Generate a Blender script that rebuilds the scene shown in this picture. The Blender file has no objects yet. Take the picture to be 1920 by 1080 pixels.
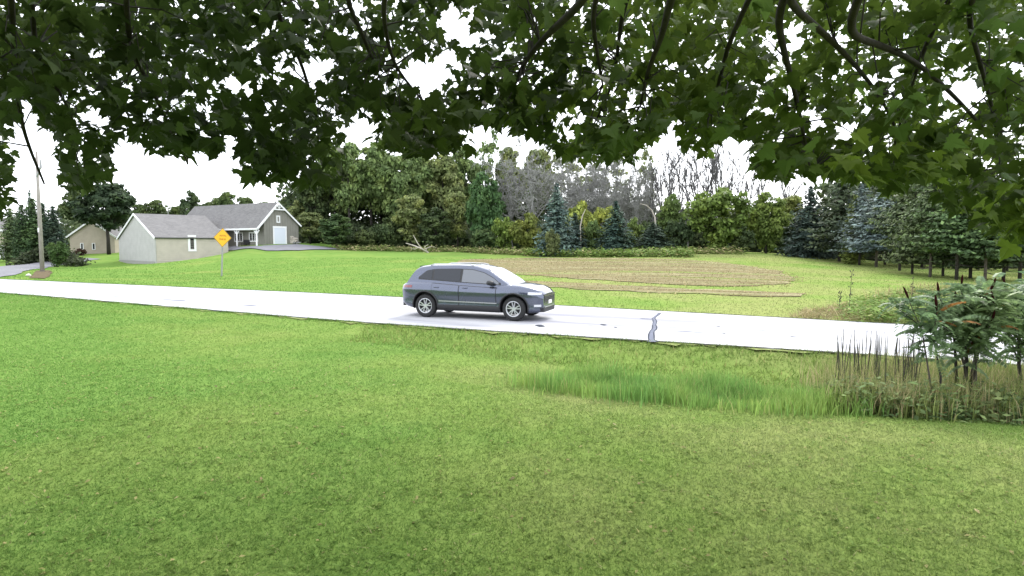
import bpy, bmesh, math, random
import numpy as np
from mathutils import Vector, Matrix

R = math.radians
random.seed(7)
rng = np.random.default_rng(7)
scene = bpy.context.scene
COL = scene.collection

# ------------------------------------------------------------------ camera, sky, sun, exposure
CAM_H, FPX, PITCH = 2.2, 1150.0, math.atan(80 / 1150.0)
cd = bpy.data.cameras.new('camera')
cd.sensor_width = 36.0
cd.lens = 36.0 * FPX / 1920.0
cd.clip_start, cd.clip_end = 0.05, 5000.0
cam = bpy.data.objects.new('camera', cd)
COL.objects.link(cam)
cam.location = (0, 0, CAM_H)
cam.rotation_euler = (math.pi / 2 - PITCH, 0, 0)
scene.camera = cam

SUN_EL, SUN_AZ = R(38), R(20)         # azimuth measured from +Y towards +X
world = bpy.data.worlds.new('World')
scene.world = world
world.use_nodes = True
wn, wl = world.node_tree.nodes, world.node_tree.links
wn.clear()
wout = wn.new('ShaderNodeOutputWorld')
wbg = wn.new('ShaderNodeBackground')
sky = wn.new('ShaderNodeTexSky')
sky.sky_type = 'NISHITA'
sky.sun_disc = False
sky.sun_elevation = SUN_EL
sky.sun_rotation = SUN_AZ
wmix = wn.new('ShaderNodeMix')
wmix.data_type = 'RGBA'
wmix.inputs['Factor'].default_value = 0.86          # closed cloud deck over the blue
wmix.inputs['B'].default_value = (8.6, 8.8, 9.3, 1)
wl.new(sky.outputs['Color'], wmix.inputs['A'])
wl.new(wmix.outputs['Result'], wbg.inputs['Color'])
wbg.inputs['Strength'].default_value = 0.13
wl.new(wbg.outputs['Background'], wout.inputs['Surface'])

sd = bpy.data.lights.new('sun', 'SUN')
sd.energy = 1.4
sd.angle = R(14)
sd.color = (1.0, 0.965, 0.90)
sun = bpy.data.objects.new('sun', sd)
COL.objects.link(sun)
sdir = Vector((math.sin(SUN_AZ) * math.cos(SUN_EL), math.cos(SUN_AZ) * math.cos(SUN_EL), math.sin(SUN_EL)))
sun.rotation_euler = sdir.to_track_quat('Z', 'Y').to_euler()

scene.render.engine = 'CYCLES'
scene.cycles.use_denoising = True
scene.cycles.max_bounces = 8
scene.view_settings.view_transform = 'Standard'
scene.view_settings.look = 'None'
scene.view_settings.gamma = 1.0
scene.view_settings.use_curve_mapping = False
scene.view_settings.exposure = 1.28

# ------------------------------------------------------------------ pixel / world helpers
CP, SP = math.cos(PITCH), math.sin(PITCH)


def ray(px, py):
    a, b = (px - 960) / FPX, (540 - py) / FPX
    return np.array((a, CP + b * SP, -SP + b * CP))


def at(px, py, Y):
    d = ray(px, py)
    return np.array((0, 0, CAM_H)) + d * (Y / d[1])


def topx(P):
    """world points (N,3) -> photograph pixels"""
    P = np.atleast_2d(P) - np.array((0, 0, CAM_H))
    dz = P[:, 1] * CP - P[:, 2] * SP
    uy = P[:, 1] * SP + P[:, 2] * CP
    dz = np.where(dz < 0.05, 0.05, dz)
    return 960 + FPX * P[:, 0] / dz, 540 - FPX * uy / dz


def smoothstep(t):
    t = np.clip(t, 0, 1)
    return t * t * (3 - 2 * t)


# ------------------------------------------------------------------ road edges and terrain
FAR = np.array([(-140, 91), (-80, 62), (-33, 39.6), (-7.65, 27.4), (2.63, 21.7), (8.55, 18.2), (16, 13.8), (45, -3.5)])
NEAR = np.array([(-140, 84), (-78, 54.5), (-23.2, 28.1), (-4.84, 17.6), (1.75, 14.5), (6.06, 12.75), (9, 11.3), (14, 8.4), (38, -5.5)])


def curve_fn(P, n=700, sig=9):
    xs = np.linspace(P[0, 0], P[-1, 0], n)
    ys = np.interp(xs, P[:, 0], P[:, 1])
    k = np.exp(-0.5 * (np.arange(-3 * sig, 3 * sig + 1) / sig) ** 2)
    k /= k.sum()
    pad = 3 * sig
    e0 = ys[0] + (ys[1] - ys[0]) * np.arange(-pad, 0)
    e1 = ys[-1] + (ys[-1] - ys[-2]) * np.arange(1, pad + 1)
    ys = np.convolve(np.concatenate([e0, ys, e1]), k, 'valid')

    def f(x):
        x = np.asarray(x, float)
        y = np.interp(x, xs, ys)
        y = np.where(x < xs[0], ys[0] + (x - xs[0]) * (ys[1] - ys[0]) / (xs[1] - xs[0]), y)
        return np.where(x > xs[-1], ys[-1] + (x - xs[-1]) * (ys[-1] - ys[-2]) / (xs[1] - xs[0]), y)
    return f


y_far, y_near = curve_fn(FAR, 700, 8), curve_fn(NEAR, 700, 8)

ctrl = [(-9, 1, .12), (0, 1, .12), (9, 1, .1), (-9, 5, .08), (0, 5, .06), (7, 5, .04), (-12, 9, .04), (-4, 8.5, .05), (1, 8.2, .05), (5, 7.6, .02), (9, 6, .0),
        (-20, 14, .05), (-35, 22, .05), (-9, 13.5, -.06), (-3, 12.5, -.16), (1.2, 10.8, -.28), (3.8, 10.2, -.33), (6.2, 9.3, -.36), (9.2, 8.3, -.36), (13, 6, -.36),
        (-9, -6, .2), (9, -6, .2), (-40, -20, .3), (40, -20, 0.0), (0, -60, .5), (60, 40, .1), (40, 20, -.05),
        (-90, 50, .1), (-150, 80, .3), (-140, 140, 1.4), (150, 100, .6), (0, 170, 3), (-160, 260, 4), (160, 260, 4), (0, 420, 4), (320, 150, 3), (-320, 150, 3), (300, -100, 1), (-300, -100, 1), (0, -300, 1)]
for xx in (-60, -33, -20, -10, -4, 2, 8, 14, 22):
    yc = float((y_far(xx) + y_near(xx)) / 2)
    ctrl.append((xx, yc, 0.0))
    ctrl.append((xx + .8, float(y_far(xx + .8)) + 2.2, -.02))
for px, py, Y in [(700, 469, 85), (800, 470, 86), (900, 471, 84), (1000, 478, 75), (1150, 478, 74), (1300, 473, 74), (1400, 475, 72), (1500, 480, 68),
                  (1560, 490, 62), (1650, 504, 52), (1740, 521, 43), (1850, 531, 38), (1900, 508, 66),
                  (290, 494, 72.6), (217, 495, 80), (350, 488, 73.5), (415, 481, 77.5), (437, 463, 81), (484, 460, 79), (560, 456.5, 86), (640, 468, 85),
                  (432, 471.5, 75), (520, 471, 75.5), (600, 470, 78), (350, 508, 56), (520, 505, 54), (650, 496, 56),
                  (131, 476, 100), (205, 477, 98), (77, 509, 50), (0, 491, 88), (150, 484, 84), (20, 516, 46), (1000, 520, 40), (1250, 520, 38), (1500, 530, 35), (800, 505, 52), (1100, 497, 54), (1300, 497, 52)]:
    ctrl.append(tuple(at(px, py, Y)))
ctrl = np.array(ctrl)


def _U(r2):
    return np.where(r2 > 1e-9, 0.5 * r2 * np.log(np.maximum(r2, 1e-9)), 0)


_n = len(ctrl)
_A = np.zeros((_n + 3, _n + 3))
_d2 = ((ctrl[:, None, :2] - ctrl[None, :, :2]) ** 2).sum(-1)
_A[:_n, :_n] = _U(_d2) + np.eye(_n) * 6.0
_A[:_n, _n] = 1
_A[:_n, _n + 1:] = ctrl[:, :2]
_A[_n, :_n] = 1
_A[_n + 1:, :_n] = ctrl[:, :2].T
_b = np.zeros(_n + 3)
_b[:_n] = ctrl[:, 2]
_w = np.linalg.solve(_A, _b)


def zt(x, y):
    x = np.asarray(x, float).ravel()
    y = np.asarray(y, float).ravel()
    out = np.empty(x.shape)
    for i in range(0, len(x), 40000):
        xs, ys = x[i:i + 40000], y[i:i + 40000]
        d2 = (xs[:, None] - ctrl[None, :, 0]) ** 2 + (ys[:, None] - ctrl[None, :, 1]) ** 2
        out[i:i + 40000] = _U(d2) @ _w[:_n] + _w[_n] + _w[_n + 1] * xs + _w[_n + 2] * ys
    out = np.clip(out, -.6, 6)
    # small unevenness of the turf
    out += 0.018 * np.sin(x * 1.3 + 0.7 * np.sin(y * .9)) * np.sin(y * 1.1 + .5 * np.sin(x * .7))
    d = np.maximum(y_near(x) - y, y - y_far(x)) * 0.88
    k = smoothstep(d / 1.3)
    return np.where(d <= 0, -.012, -.012 * (1 - k) + out * k)


def z1(x, y):
    return float(zt([x], [y])[0])


def ground(px, py):
    d = ray(px, py)
    ts = np.geomspace(2.0, 400, 500)
    P = np.array((0, 0, CAM_H)) + ts[:, None] * d
    below = P[:, 2] < zt(P[:, 0], P[:, 1])
    i = int(np.argmax(below)) if below.any() else len(ts) - 1
    a, b = ts[max(i - 1, 0)], ts[i]
    for _ in range(12):
        m = (a + b) / 2
        p = np.array((0, 0, CAM_H)) + m * d
        if p[2] < z1(p[0], p[1]):
            b = m
        else:
            a = m
    p = np.array((0, 0, CAM_H)) + b * d
    return np.array((p[0], p[1], z1(p[0], p[1])))


def base_at(px, Y):
    """point of the ground on the vertical through pixel column px at depth Y"""
    X = (px - 960) / FPX * Y * (1 / CP) * (CP * CP + SP * SP)
    X = at(px, 470, Y)[0]
    return np.array((X, Y, z1(X, Y)))


# ------------------------------------------------------------------ materials
def new_mat(name):
    m = bpy.data.materials.new(name)
    m.use_nodes = True
    nt = m.node_tree
    b = nt.nodes.get('Principled BSDF')
    return m, nt, b


def N(nt, t, **kw):
    n = nt.nodes.new(t)
    for k, v in kw.items():
        if k in n.inputs:
            n.inputs[k].default_value = v
        else:
            setattr(n, k, v)
    return n


def noise(nt, scale, detail=4, rough=.6, vec=None, dist=0.0):
    n = nt.nodes.new('ShaderNodeTexNoise')
    n.inputs['Scale'].default_value = scale
    n.inputs['Detail'].default_value = detail
    n.inputs['Roughness'].default_value = rough
    n.inputs['Distortion'].default_value = dist
    if vec is not None:
        nt.links.new(vec, n.inputs['Vector'])
    return n


def ramp(nt, fac, stops):
    r = nt.nodes.new('ShaderNodeValToRGB')
    e = r.color_ramp.elements
    while len(e) > 1:
        e.remove(e[-1])
    e[0].position, e[0].color = stops[0][0], (*stops[0][1], 1)
    for p, c in stops[1:]:
        q = e.new(p)
        q.color = (*c, 1)
    nt.links.new(fac, r.inputs['Fac'])
    return r.outputs['Color']


def mixc(nt, fac, a, b, mode='MIX'):
    m = nt.nodes.new('ShaderNodeMix')
    m.data_type = 'RGBA'
    m.blend_type = mode
    for s, v in (('Factor', fac), ('A', a), ('B', b)):
        if isinstance(v, (int, float)):
            m.inputs[s].default_value = v
        elif isinstance(v, tuple):
            m.inputs[s].default_value = (*v, 1) if len(v) == 3 else v
        else:
            nt.links.new(v, m.inputs[s])
    return m.outputs['Result']


def bump(nt, b, height, strength, dist):
    n = nt.nodes.new('ShaderNodeBump')
    n.inputs['Strength'].default_value = strength
    n.inputs['Distance'].default_value = dist
    nt.links.new(height, n.inputs['Height'])
    nt.links.new(n.outputs['Normal'], b.inputs['Normal'])


def simple(name, col, rough=.6, metal=0.0, grain=0.0, gscale=8.0, coat=0.0, spec=.5):
    m, nt, b = new_mat(name)
    b.inputs['Roughness'].default_value = rough
    b.inputs['Metallic'].default_value = metal
    b.inputs['Coat Weight'].default_value = coat
    b.inputs['Specular IOR Level'].default_value = spec
    if grain:
        tc = N(nt, 'ShaderNodeTexCoord')
        n = noise(nt, gscale, 5, .65, tc.outputs['Object'])
        lo = tuple(c * (1 - grain) for c in col)
        hi = tuple(min(1, c * (1 + grain)) for c in col)
        c = ramp(nt, n.outputs['Fac'], [(.3, lo), (.7, hi)])
        nt.links.new(c, b.inputs['Base Color'])
        bump(nt, b, n.outputs['Fac'], .15, .01)
    else:
        b.inputs['Base Color'].default_value = (*col, 1)
    return m


def lawn_colour(nt, P, cols):
    """lush grass on the left gives way to a drier, yellower sward on the right, in drifting patches"""
    n1 = noise(nt, .16, 6, .6, P)
    sx = N(nt, 'ShaderNodeSeparateXYZ')
    nt.links.new(P, sx.inputs[0])
    mr = N(nt, 'ShaderNodeMapRange')
    mr.inputs['From Min'].default_value = -9
    mr.inputs['From Max'].default_value = 7
    mr.inputs['To Min'].default_value = -.13
    mr.inputs['To Max'].default_value = .10
    nt.links.new(sx.outputs['X'], mr.inputs['Value'])
    ad = N(nt, 'ShaderNodeMath', operation='ADD')
    nt.links.new(n1.outputs['Fac'], ad.inputs[0])
    nt.links.new(mr.outputs['Result'], ad.inputs[1])
    return ramp(nt, ad.outputs[0], [(.36, cols[0]), (.5, cols[1]), (.66, cols[2])])


def mat_ground():
    m, nt, b = new_mat('turf')
    g = N(nt, 'ShaderNodeNewGeometry')
    P = g.outputs['Position']
    n2 = noise(nt, 1.1, 5, .6, P)
    n3 = noise(nt, 60, 3, .6, P)
    c = lawn_colour(nt, P, [(.140, .232, .056), (.18, .255, .066), (.235, .268, .094)])
    c2 = ramp(nt, n2.outputs['Fac'], [(.34, (.86, .9, .82)), (.52, (1, 1, 1)), (.72, (1.1, 1.06, 1.1))])
    c = mixc(nt, .8, c, c2, 'MULTIPLY')
    c3 = ramp(nt, n3.outputs['Fac'], [(.3, (.78, .82, .74)), (.5, (1, 1, 1)), (.75, (1.18, 1.12, 1.12))])
    c = mixc(nt, .8, c, c3, 'MULTIPLY')
    nt.links.new(c, b.inputs['Base Color'])
    b.inputs['Roughness'].default_value = .9
    b.inputs['Specular IOR Level'].default_value = .0
    bump(nt, b, n3.outputs['Fac'], .2, .02)
    return m


def mat_blades(name, lo, mid, hi, patch=(.5, 1.6), dry=None, dry_amt=.12, scale=.8, drift=False):
    """grass blades: colour varies from blade to blade and in patches"""
    m, nt, b = new_mat(name)
    g = N(nt, 'ShaderNodeNewGeometry')
    n1 = noise(nt, scale, 4, .55, g.outputs['Position'])
    c = lawn_colour(nt, g.outputs['Position'], [lo, mid, hi]) if drift else ramp(nt, n1.outputs['Fac'], [(.32, lo), (.5, mid), (.68, hi)])
    c2 = ramp(nt, g.outputs['Random Per Island'], [(0, (patch[0],) * 3), (.7, (1, 1, 1)), (1, (patch[1], patch[1] * .97, patch[1]))])
    c = mixc(nt, 1.0, c, c2, 'MULTIPLY')
    if dry:
        mul = N(nt, 'ShaderNodeMath', operation='MULTIPLY')
        mul.inputs[1].default_value = 7.31
        nt.links.new(g.outputs['Random Per Island'], mul.inputs[0])
        fr = N(nt, 'ShaderNodeMath', operation='FRACT')
        nt.links.new(mul.outputs[0], fr.inputs[0])
        lt = N(nt, 'ShaderNodeMath', operation='LESS_THAN')
        nt.links.new(fr.outputs[0], lt.inputs[0])
        lt.inputs[1].default_value = dry_amt
        c = mixc(nt, lt.outputs[0], c, dry)
    nt.links.new(c, b.inputs['Base Color'])
    b.inputs['Roughness'].default_value = .7
    b.inputs['Specular IOR Level'].default_value = .06
    tr = N(nt, 'ShaderNodeBsdfTranslucent')
    nt.links.new(c, tr.inputs['Color'])
    mx = N(nt, 'ShaderNodeMixShader')
    mx.inputs[0].default_value = .35 if drift else .3
    nt.links.new(b.outputs[0], mx.inputs[1])
    nt.links.new(tr.outputs[0], mx.inputs[2])
    out = nt.nodes['Material Output']
    nt.links.new(mx.outputs[0], out.inputs['Surface'])
    return m


def mat_foliage(name, transl=.3, spread=(.55, 1.5), rough=.6, hue=.03):
    """leaf material: the object colour is the species colour; every leaf varies a little"""
    m, nt, b = new_mat(name)
    oi = N(nt, 'ShaderNodeObjectInfo')
    g = N(nt, 'ShaderNodeNewGeometry')
    c2 = ramp(nt, g.outputs['Random Per Island'], [(0, (spread[0],) * 3), (.6, (1, 1, 1)), (1, (spread[1], spread[1] * .98, spread[1] * .9))])
    c = mixc(nt, 1.0, oi.outputs['Color'], c2, 'MULTIPLY')
    n1 = noise(nt, .55, 3, .5, g.outputs['Position'])
    c3 = ramp(nt, n1.outputs['Fac'], [(.33, (.75, .8, .8)), (.5, (1, 1, 1)), (.68, (1.25, 1.15, .95))])
    c = mixc(nt, .9, c, c3, 'MULTIPLY')
    nt.links.new(c, b.inputs['Base Color'])
    b.inputs['Roughness'].default_value = rough
    b.inputs['Specular IOR Level'].default_value = .10
    tr = N(nt, 'ShaderNodeBsdfTranslucent')
    nt.links.new(c, tr.inputs['Color'])
    mx = N(nt, 'ShaderNodeMixShader')
    mx.inputs[0].default_value = transl
    nt.links.new(b.outputs[0], mx.inputs[1])
    nt.links.new(tr.outputs[0], mx.inputs[2])
    nt.links.new(mx.outputs[0], nt.nodes['Material Output'].inputs['Surface'])
    return m


def mat_bark(name, c0, c1):
    m, nt, b = new_mat(name)
    tc = N(nt, 'ShaderNodeTexCoord')
    mp = N(nt, 'ShaderNodeMapping')
    mp.inputs['Scale'].default_value = (9, 9, 1.6)
    nt.links.new(tc.outputs['Object'], mp.inputs['Vector'])
    n = noise(nt, 2.0, 6, .7, mp.outputs['Vector'])
    nt.links.new(ramp(nt, n.outputs['Fac'], [(.3, c0), (.7, c1)]), b.inputs['Base Color'])
    b.inputs['Roughness'].default_value = .9
    bump(nt, b, n.outputs['Fac'], .6, .02)
    return m


def mat_road():
    m, nt, b = new_mat('worn_pale_asphalt')
    g = N(nt, 'ShaderNodeNewGeometry')
    mp = N(nt, 'ShaderNodeMapping')
    mp.inputs['Rotation'].default_value = (0, 0, R(28))
    nt.links.new(g.outputs['Position'], mp.inputs['Vector'])
    mp2 = N(nt, 'ShaderNodeMapping')
    mp2.inputs['Scale'].default_value = (.10, 1.1, 1)
    nt.links.new(mp.outputs['Vector'], mp2.inputs['Vector'])
    n1 = noise(nt, 1.0, 4, .55, mp2.outputs['Vector'])
    n2 = noise(nt, 140, 2, .5, g.outputs['Position'])
    n3 = noise(nt, 1.3, 3, .6, g.outputs['Position'])
    c = ramp(nt, n1.outputs['Fac'], [(.30, (.27, .27, .30)), (.44, (.40, .40, .42)), (.6, (.50, .50, .51))])
    c2 = ramp(nt, n2.outputs['Fac'], [(.3, (.82, .82, .82)), (.6, (1.05, 1.05, 1.05))])
    c = mixc(nt, 1.0, c, c2, 'MULTIPLY')
    c3 = ramp(nt, n3.outputs['Fac'], [(.24, (.72, .72, .76)), (.36, (1, 1, 1))])
    c = mixc(nt, 1.0, c, c3, 'MULTIPLY')
    nt.links.new(c, b.inputs['Base Color'])
    b.inputs['Roughness'].default_value = .9
    b.inputs['Specular IOR Level'].default_value = .15
    bump(nt, b, n2.outputs['Fac'], .3, .004)
    return m


def mat_siding(name, col, vertical=False, pitch=.2):
    m, nt, b = new_mat(name)
    tc = N(nt, 'ShaderNodeTexCoord')
    n = noise(nt, 1.1, 5, .6, tc.outputs['Object'])
    c = ramp(nt, n.outputs['Fac'], [(.3, tuple(v * .9 for v in col)), (.7, tuple(min(1, v * 1.08) for v in col))])
    nt.links.new(c, b.inputs['Base Color'])
    b.inputs['Roughness'].default_value = .6
    return m


def mat_shingle():
    m, nt, b = new_mat('grey_shingles')
    tc = N(nt, 'ShaderNodeTexCoord')
    br = N(nt, 'ShaderNodeTexBrick')
    br.inputs['Scale'].default_value = 1.0
    br.inputs['Brick Width'].default_value = .33
    br.inputs['Row Height'].default_value = .14
    br.inputs['Mortar Size'].default_value = .008
    br.inputs['Color1'].default_value = (.165, .16, .158, 1)
    br.inputs['Color2'].default_value = (.21, .205, .20, 1)
    br.inputs['Mortar'].default_value = (.09, .09, .095, 1)
    nt.links.new(tc.outputs['UV'], br.inputs['Vector'])
    n = noise(nt, .8, 4, .6, tc.outputs['UV'])
    c2 = ramp(nt, n.outputs['Fac'], [(.3, (.9, .9, .9)), (.7, (1.08, 1.08, 1.08))])
    nt.links.new(mixc(nt, 1.0, br.outputs['Color'], c2, 'MULTIPLY'), b.inputs['Base Color'])
    b.inputs['Roughness'].default_value = .95
    b.inputs['Specular IOR Level'].default_value = .1
    return m


def mat_soil():
    m, nt, b = new_mat('tilled_soil')
    g = N(nt, 'ShaderNodeNewGeometry')
    mp = N(nt, 'ShaderNodeMapping')
    mp.inputs['Rotation'].default_value = (0, 0, R(20))
    nt.links.new(g.outputs['Position'], mp.inputs['Vector'])
    mp2 = N(nt, 'ShaderNodeMapping')
    mp2.inputs['Scale'].default_value = (.05, 1.3, 1)
    nt.links.new(mp.outputs['Vector'], mp2.inputs['Vector'])
    n1 = noise(nt, 1.0, 6, .7, mp2.outputs['Vector'])
    n2 = noise(nt, 5, 5, .75, g.outputs['Position'])
    c = ramp(nt, n1.outputs['Fac'], [(.3, (.10, .08, .045)), (.41, (.28, .24, .14)), (.49, (.14, .12, .065)), (.56, (.34, .305, .19)), (.62, (.17, .19, .07)), (.7, (.30, .27, .14))])
    c2 = ramp(nt, n2.outputs['Fac'], [(.35, (.6, .6, .55)), (.5, (1, 1, 1)), (.7, (1.3, 1.3, 1.2))])
    c = mixc(nt, 1.0, c, c2, 'MULTIPLY')
    mp3 = N(nt, 'ShaderNodeMapping')
    mp3.inputs['Scale'].default_value = (.035, .42, 1)
    mp3.inputs['Location'].default_value = (3.1, 1.7, 0)
    nt.links.new(mp.outputs['Vector'], mp3.inputs['Vector'])
    n3 = noise(nt, 1.0, 6, .7, mp3.outputs['Vector'])
    gm = ramp(nt, n3.outputs['Fac'], [(.535, (0, 0, 0)), (.60, (.8, .8, .8))])
    c = mixc(nt, gm, c, (.17, .235, .06))
    nt.links.new(c, b.inputs['Base Color'])
    b.inputs['Roughness'].default_value = .95
    b.inputs['Specular IOR Level'].default_value = .0
    bump(nt, b, n2.outputs['Fac'], .8, .06)
    return m


M = dict(
    turf=mat_ground(), road=mat_road(), soil=mat_soil(), shingle=mat_shingle(),
    lawn=mat_blades('lawn_blades', (.118, .235, .048), (.175, .268, .064), (.248, .285, .110), (.82, 1.2), (.36, .34, .17), .02, .16, True),
    ditch=mat_blades('ditch_blades', (.17, .33, .09), (.23, .38, .10), (.32, .42, .11), (.7, 1.4), (.38, .40, .16), .06, .9),
    weed=mat_blades('weed_blades', (.18, .25, .07), (.26, .32, .10), (.35, .37, .16), (.5, 1.5), (.46, .39, .22), .26, 1.5),
    leafweed=mat_blades('weed_leaves', (.07, .12, .045), (.13, .19, .07), (.21, .26, .10), (.5, 1.6), (.16, .12, .05), .05, 1.5),
    brightweed=mat_blades('bright_weed_leaves', (.13, .22, .045), (.18, .27, .065), (.25, .30, .085), (.7, 1.4), (.36, .33, .14), .08, 1.2),
    straw=mat_blades('straw', (.27, .22, .11), (.36, .30, .16), (.46, .40, .22), (.5, 1.4), (.15, .17, .06), .08, 2),
    foliage=mat_foliage('tree_leaves'), needles=mat_foliage('conifer_needles', .08, (.5, 1.7), .7),
    maple=mat_foliage('maple_leaf_green', .42, (.7, 1.4), .5),
    sumac=mat_foliage('sumac_leaflets', .4, (.7, 1.4), .45),
    bark=mat_bark('grey_brown_bark', (.05, .042, .034), (.13, .11, .095)),
    dark_bark=mat_bark('dark_bark', (.018, .015, .012), (.05, .043, .036)),
    dead=mat_bark('weathered_dead_wood', (.17, .17, .162), (.31, .31, .298)),
    pale_wood=mat_bark('bleached_wood', (.38, .34, .29), (.55, .5, .45)),
    thin_wood=mat_bark('thin_grey_wood', (.075, .073, .075), (.14, .135, .135)),
    pole_wood=mat_bark('pole_wood', (.22, .20, .18), (.36, .33, .31)),
    wall=mat_siding('tan_grey_siding', (.44, .40, .34)), barn=mat_siding('dark_grey_siding', (.20, .195, .17)),
    blue_wall=mat_siding('pale_grey_siding', (.40, .395, .385)), beige=mat_siding('beige_siding', (.42, .36, .29)),
    white=simple('white_trim', (.78, .78, .80), .5, grain=.04), door_white=simple('pale_door', (.62, .66, .74), .5, grain=.03),
    dark_glass=simple('window_glass', (.015, .018, .022), .06), dark=simple('dark_gap', (.02, .02, .02), .8),
    drive=simple('blue_grey_asphalt', (.20, .20, .215), .95, grain=.14, gscale=1.2, spec=.05), concrete=simple('foundation_concrete', (.28, .275, .26), .9, grain=.1),
    tar=simple('tar_sealant', (.055, .06, .075), .9, grain=.2, gscale=5, spec=.03), tar_pale=simple('worn_filler', (.15, .16, .20), .9, grain=.2, gscale=6, spec=.03),
    gravel=simple('gravel_shoulder', (.20, .23, .09), .95, grain=.45, gscale=9, spec=.0), edge=simple('road_edge_tar', (.085, .085, .08), .9, grain=.3, gscale=6, spec=.02),
    yellow=simple('sign_yellow', (.80, .42, .015), .45, grain=.03), sign_ink=simple('faded_sign_lettering', (.42, .16, .01), .6),
    metal=simple('galvanised_steel', (.30, .30, .31), .5, .6, grain=.15), sign_back=simple('sign_rim', (.35, .2, .03), .6),
    rock=simple('pale_stone', (.5, .47, .42), .9, grain=.3, gscale=9), seed=simple('sumac_seed_head', (.022, .007, .006), .95, spec=.0, grain=.5, gscale=40),
    stalk=mat_bark('dry_stalk', (.03, .032, .022), (.085, .08, .05)), iron=simple('dark_iron', (.03, .03, .035), .5),
)


# ------------------------------------------------------------------ object helpers
def put(name, me, mat, parent=None, loc=None):
    o = bpy.data.objects.new(name, me)
    COL.objects.link(o)
    if mat is not None and len(me.materials) == 0:
        me.materials.append(mat)
    if parent is not None:
        o.parent = parent
    if loc is not None:
        o.location = loc
    return o


def mesh_from(name, V, F, smooth=False):
    me = bpy.data.meshes.new(name)
    me.from_pydata([tuple(v) for v in V], [], [tuple(f) for f in F])
    if smooth:
        me.polygons.foreach_set('use_smooth', [True] * len(me.polygons))
    me.update()
    return me


def mesh_np(name, V, F):
    """V (n,3); F (m,k) with k = 3 or 4"""
    V = np.asarray(V, np.float32)
    F = np.asarray(F, np.int32)
    me = bpy.data.meshes.new(name)
    me.vertices.add(len(V))
    me.vertices.foreach_set('co', V.ravel())
    k = F.shape[1]
    me.loops.add(F.size)
    me.loops.foreach_set('vertex_index', F.ravel())
    me.polygons.add(len(F))
    me.polygons.foreach_set('loop_start', np.arange(0, F.size, k, dtype=np.int32))
    me.update(calc_edges=True)
    me.validate()
    return me


def tag(o, label=None, cat=None, group=None, kind=None):
    if label:
        o['label'] = label
    if cat:
        o['category'] = cat
    if group:
        o['group'] = group
    if kind:
        o['kind'] = kind
    return o


def thing(name, label, cat, loc=(0, 0, 0), rz=0.0, group=None):
    o = bpy.data.objects.new(name, None)
    o.empty_display_size = .2
    COL.objects.link(o)
    o.location = tuple(loc)
    o.rotation_euler = (0, 0, rz)
    return tag(o, label, cat, group)


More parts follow.
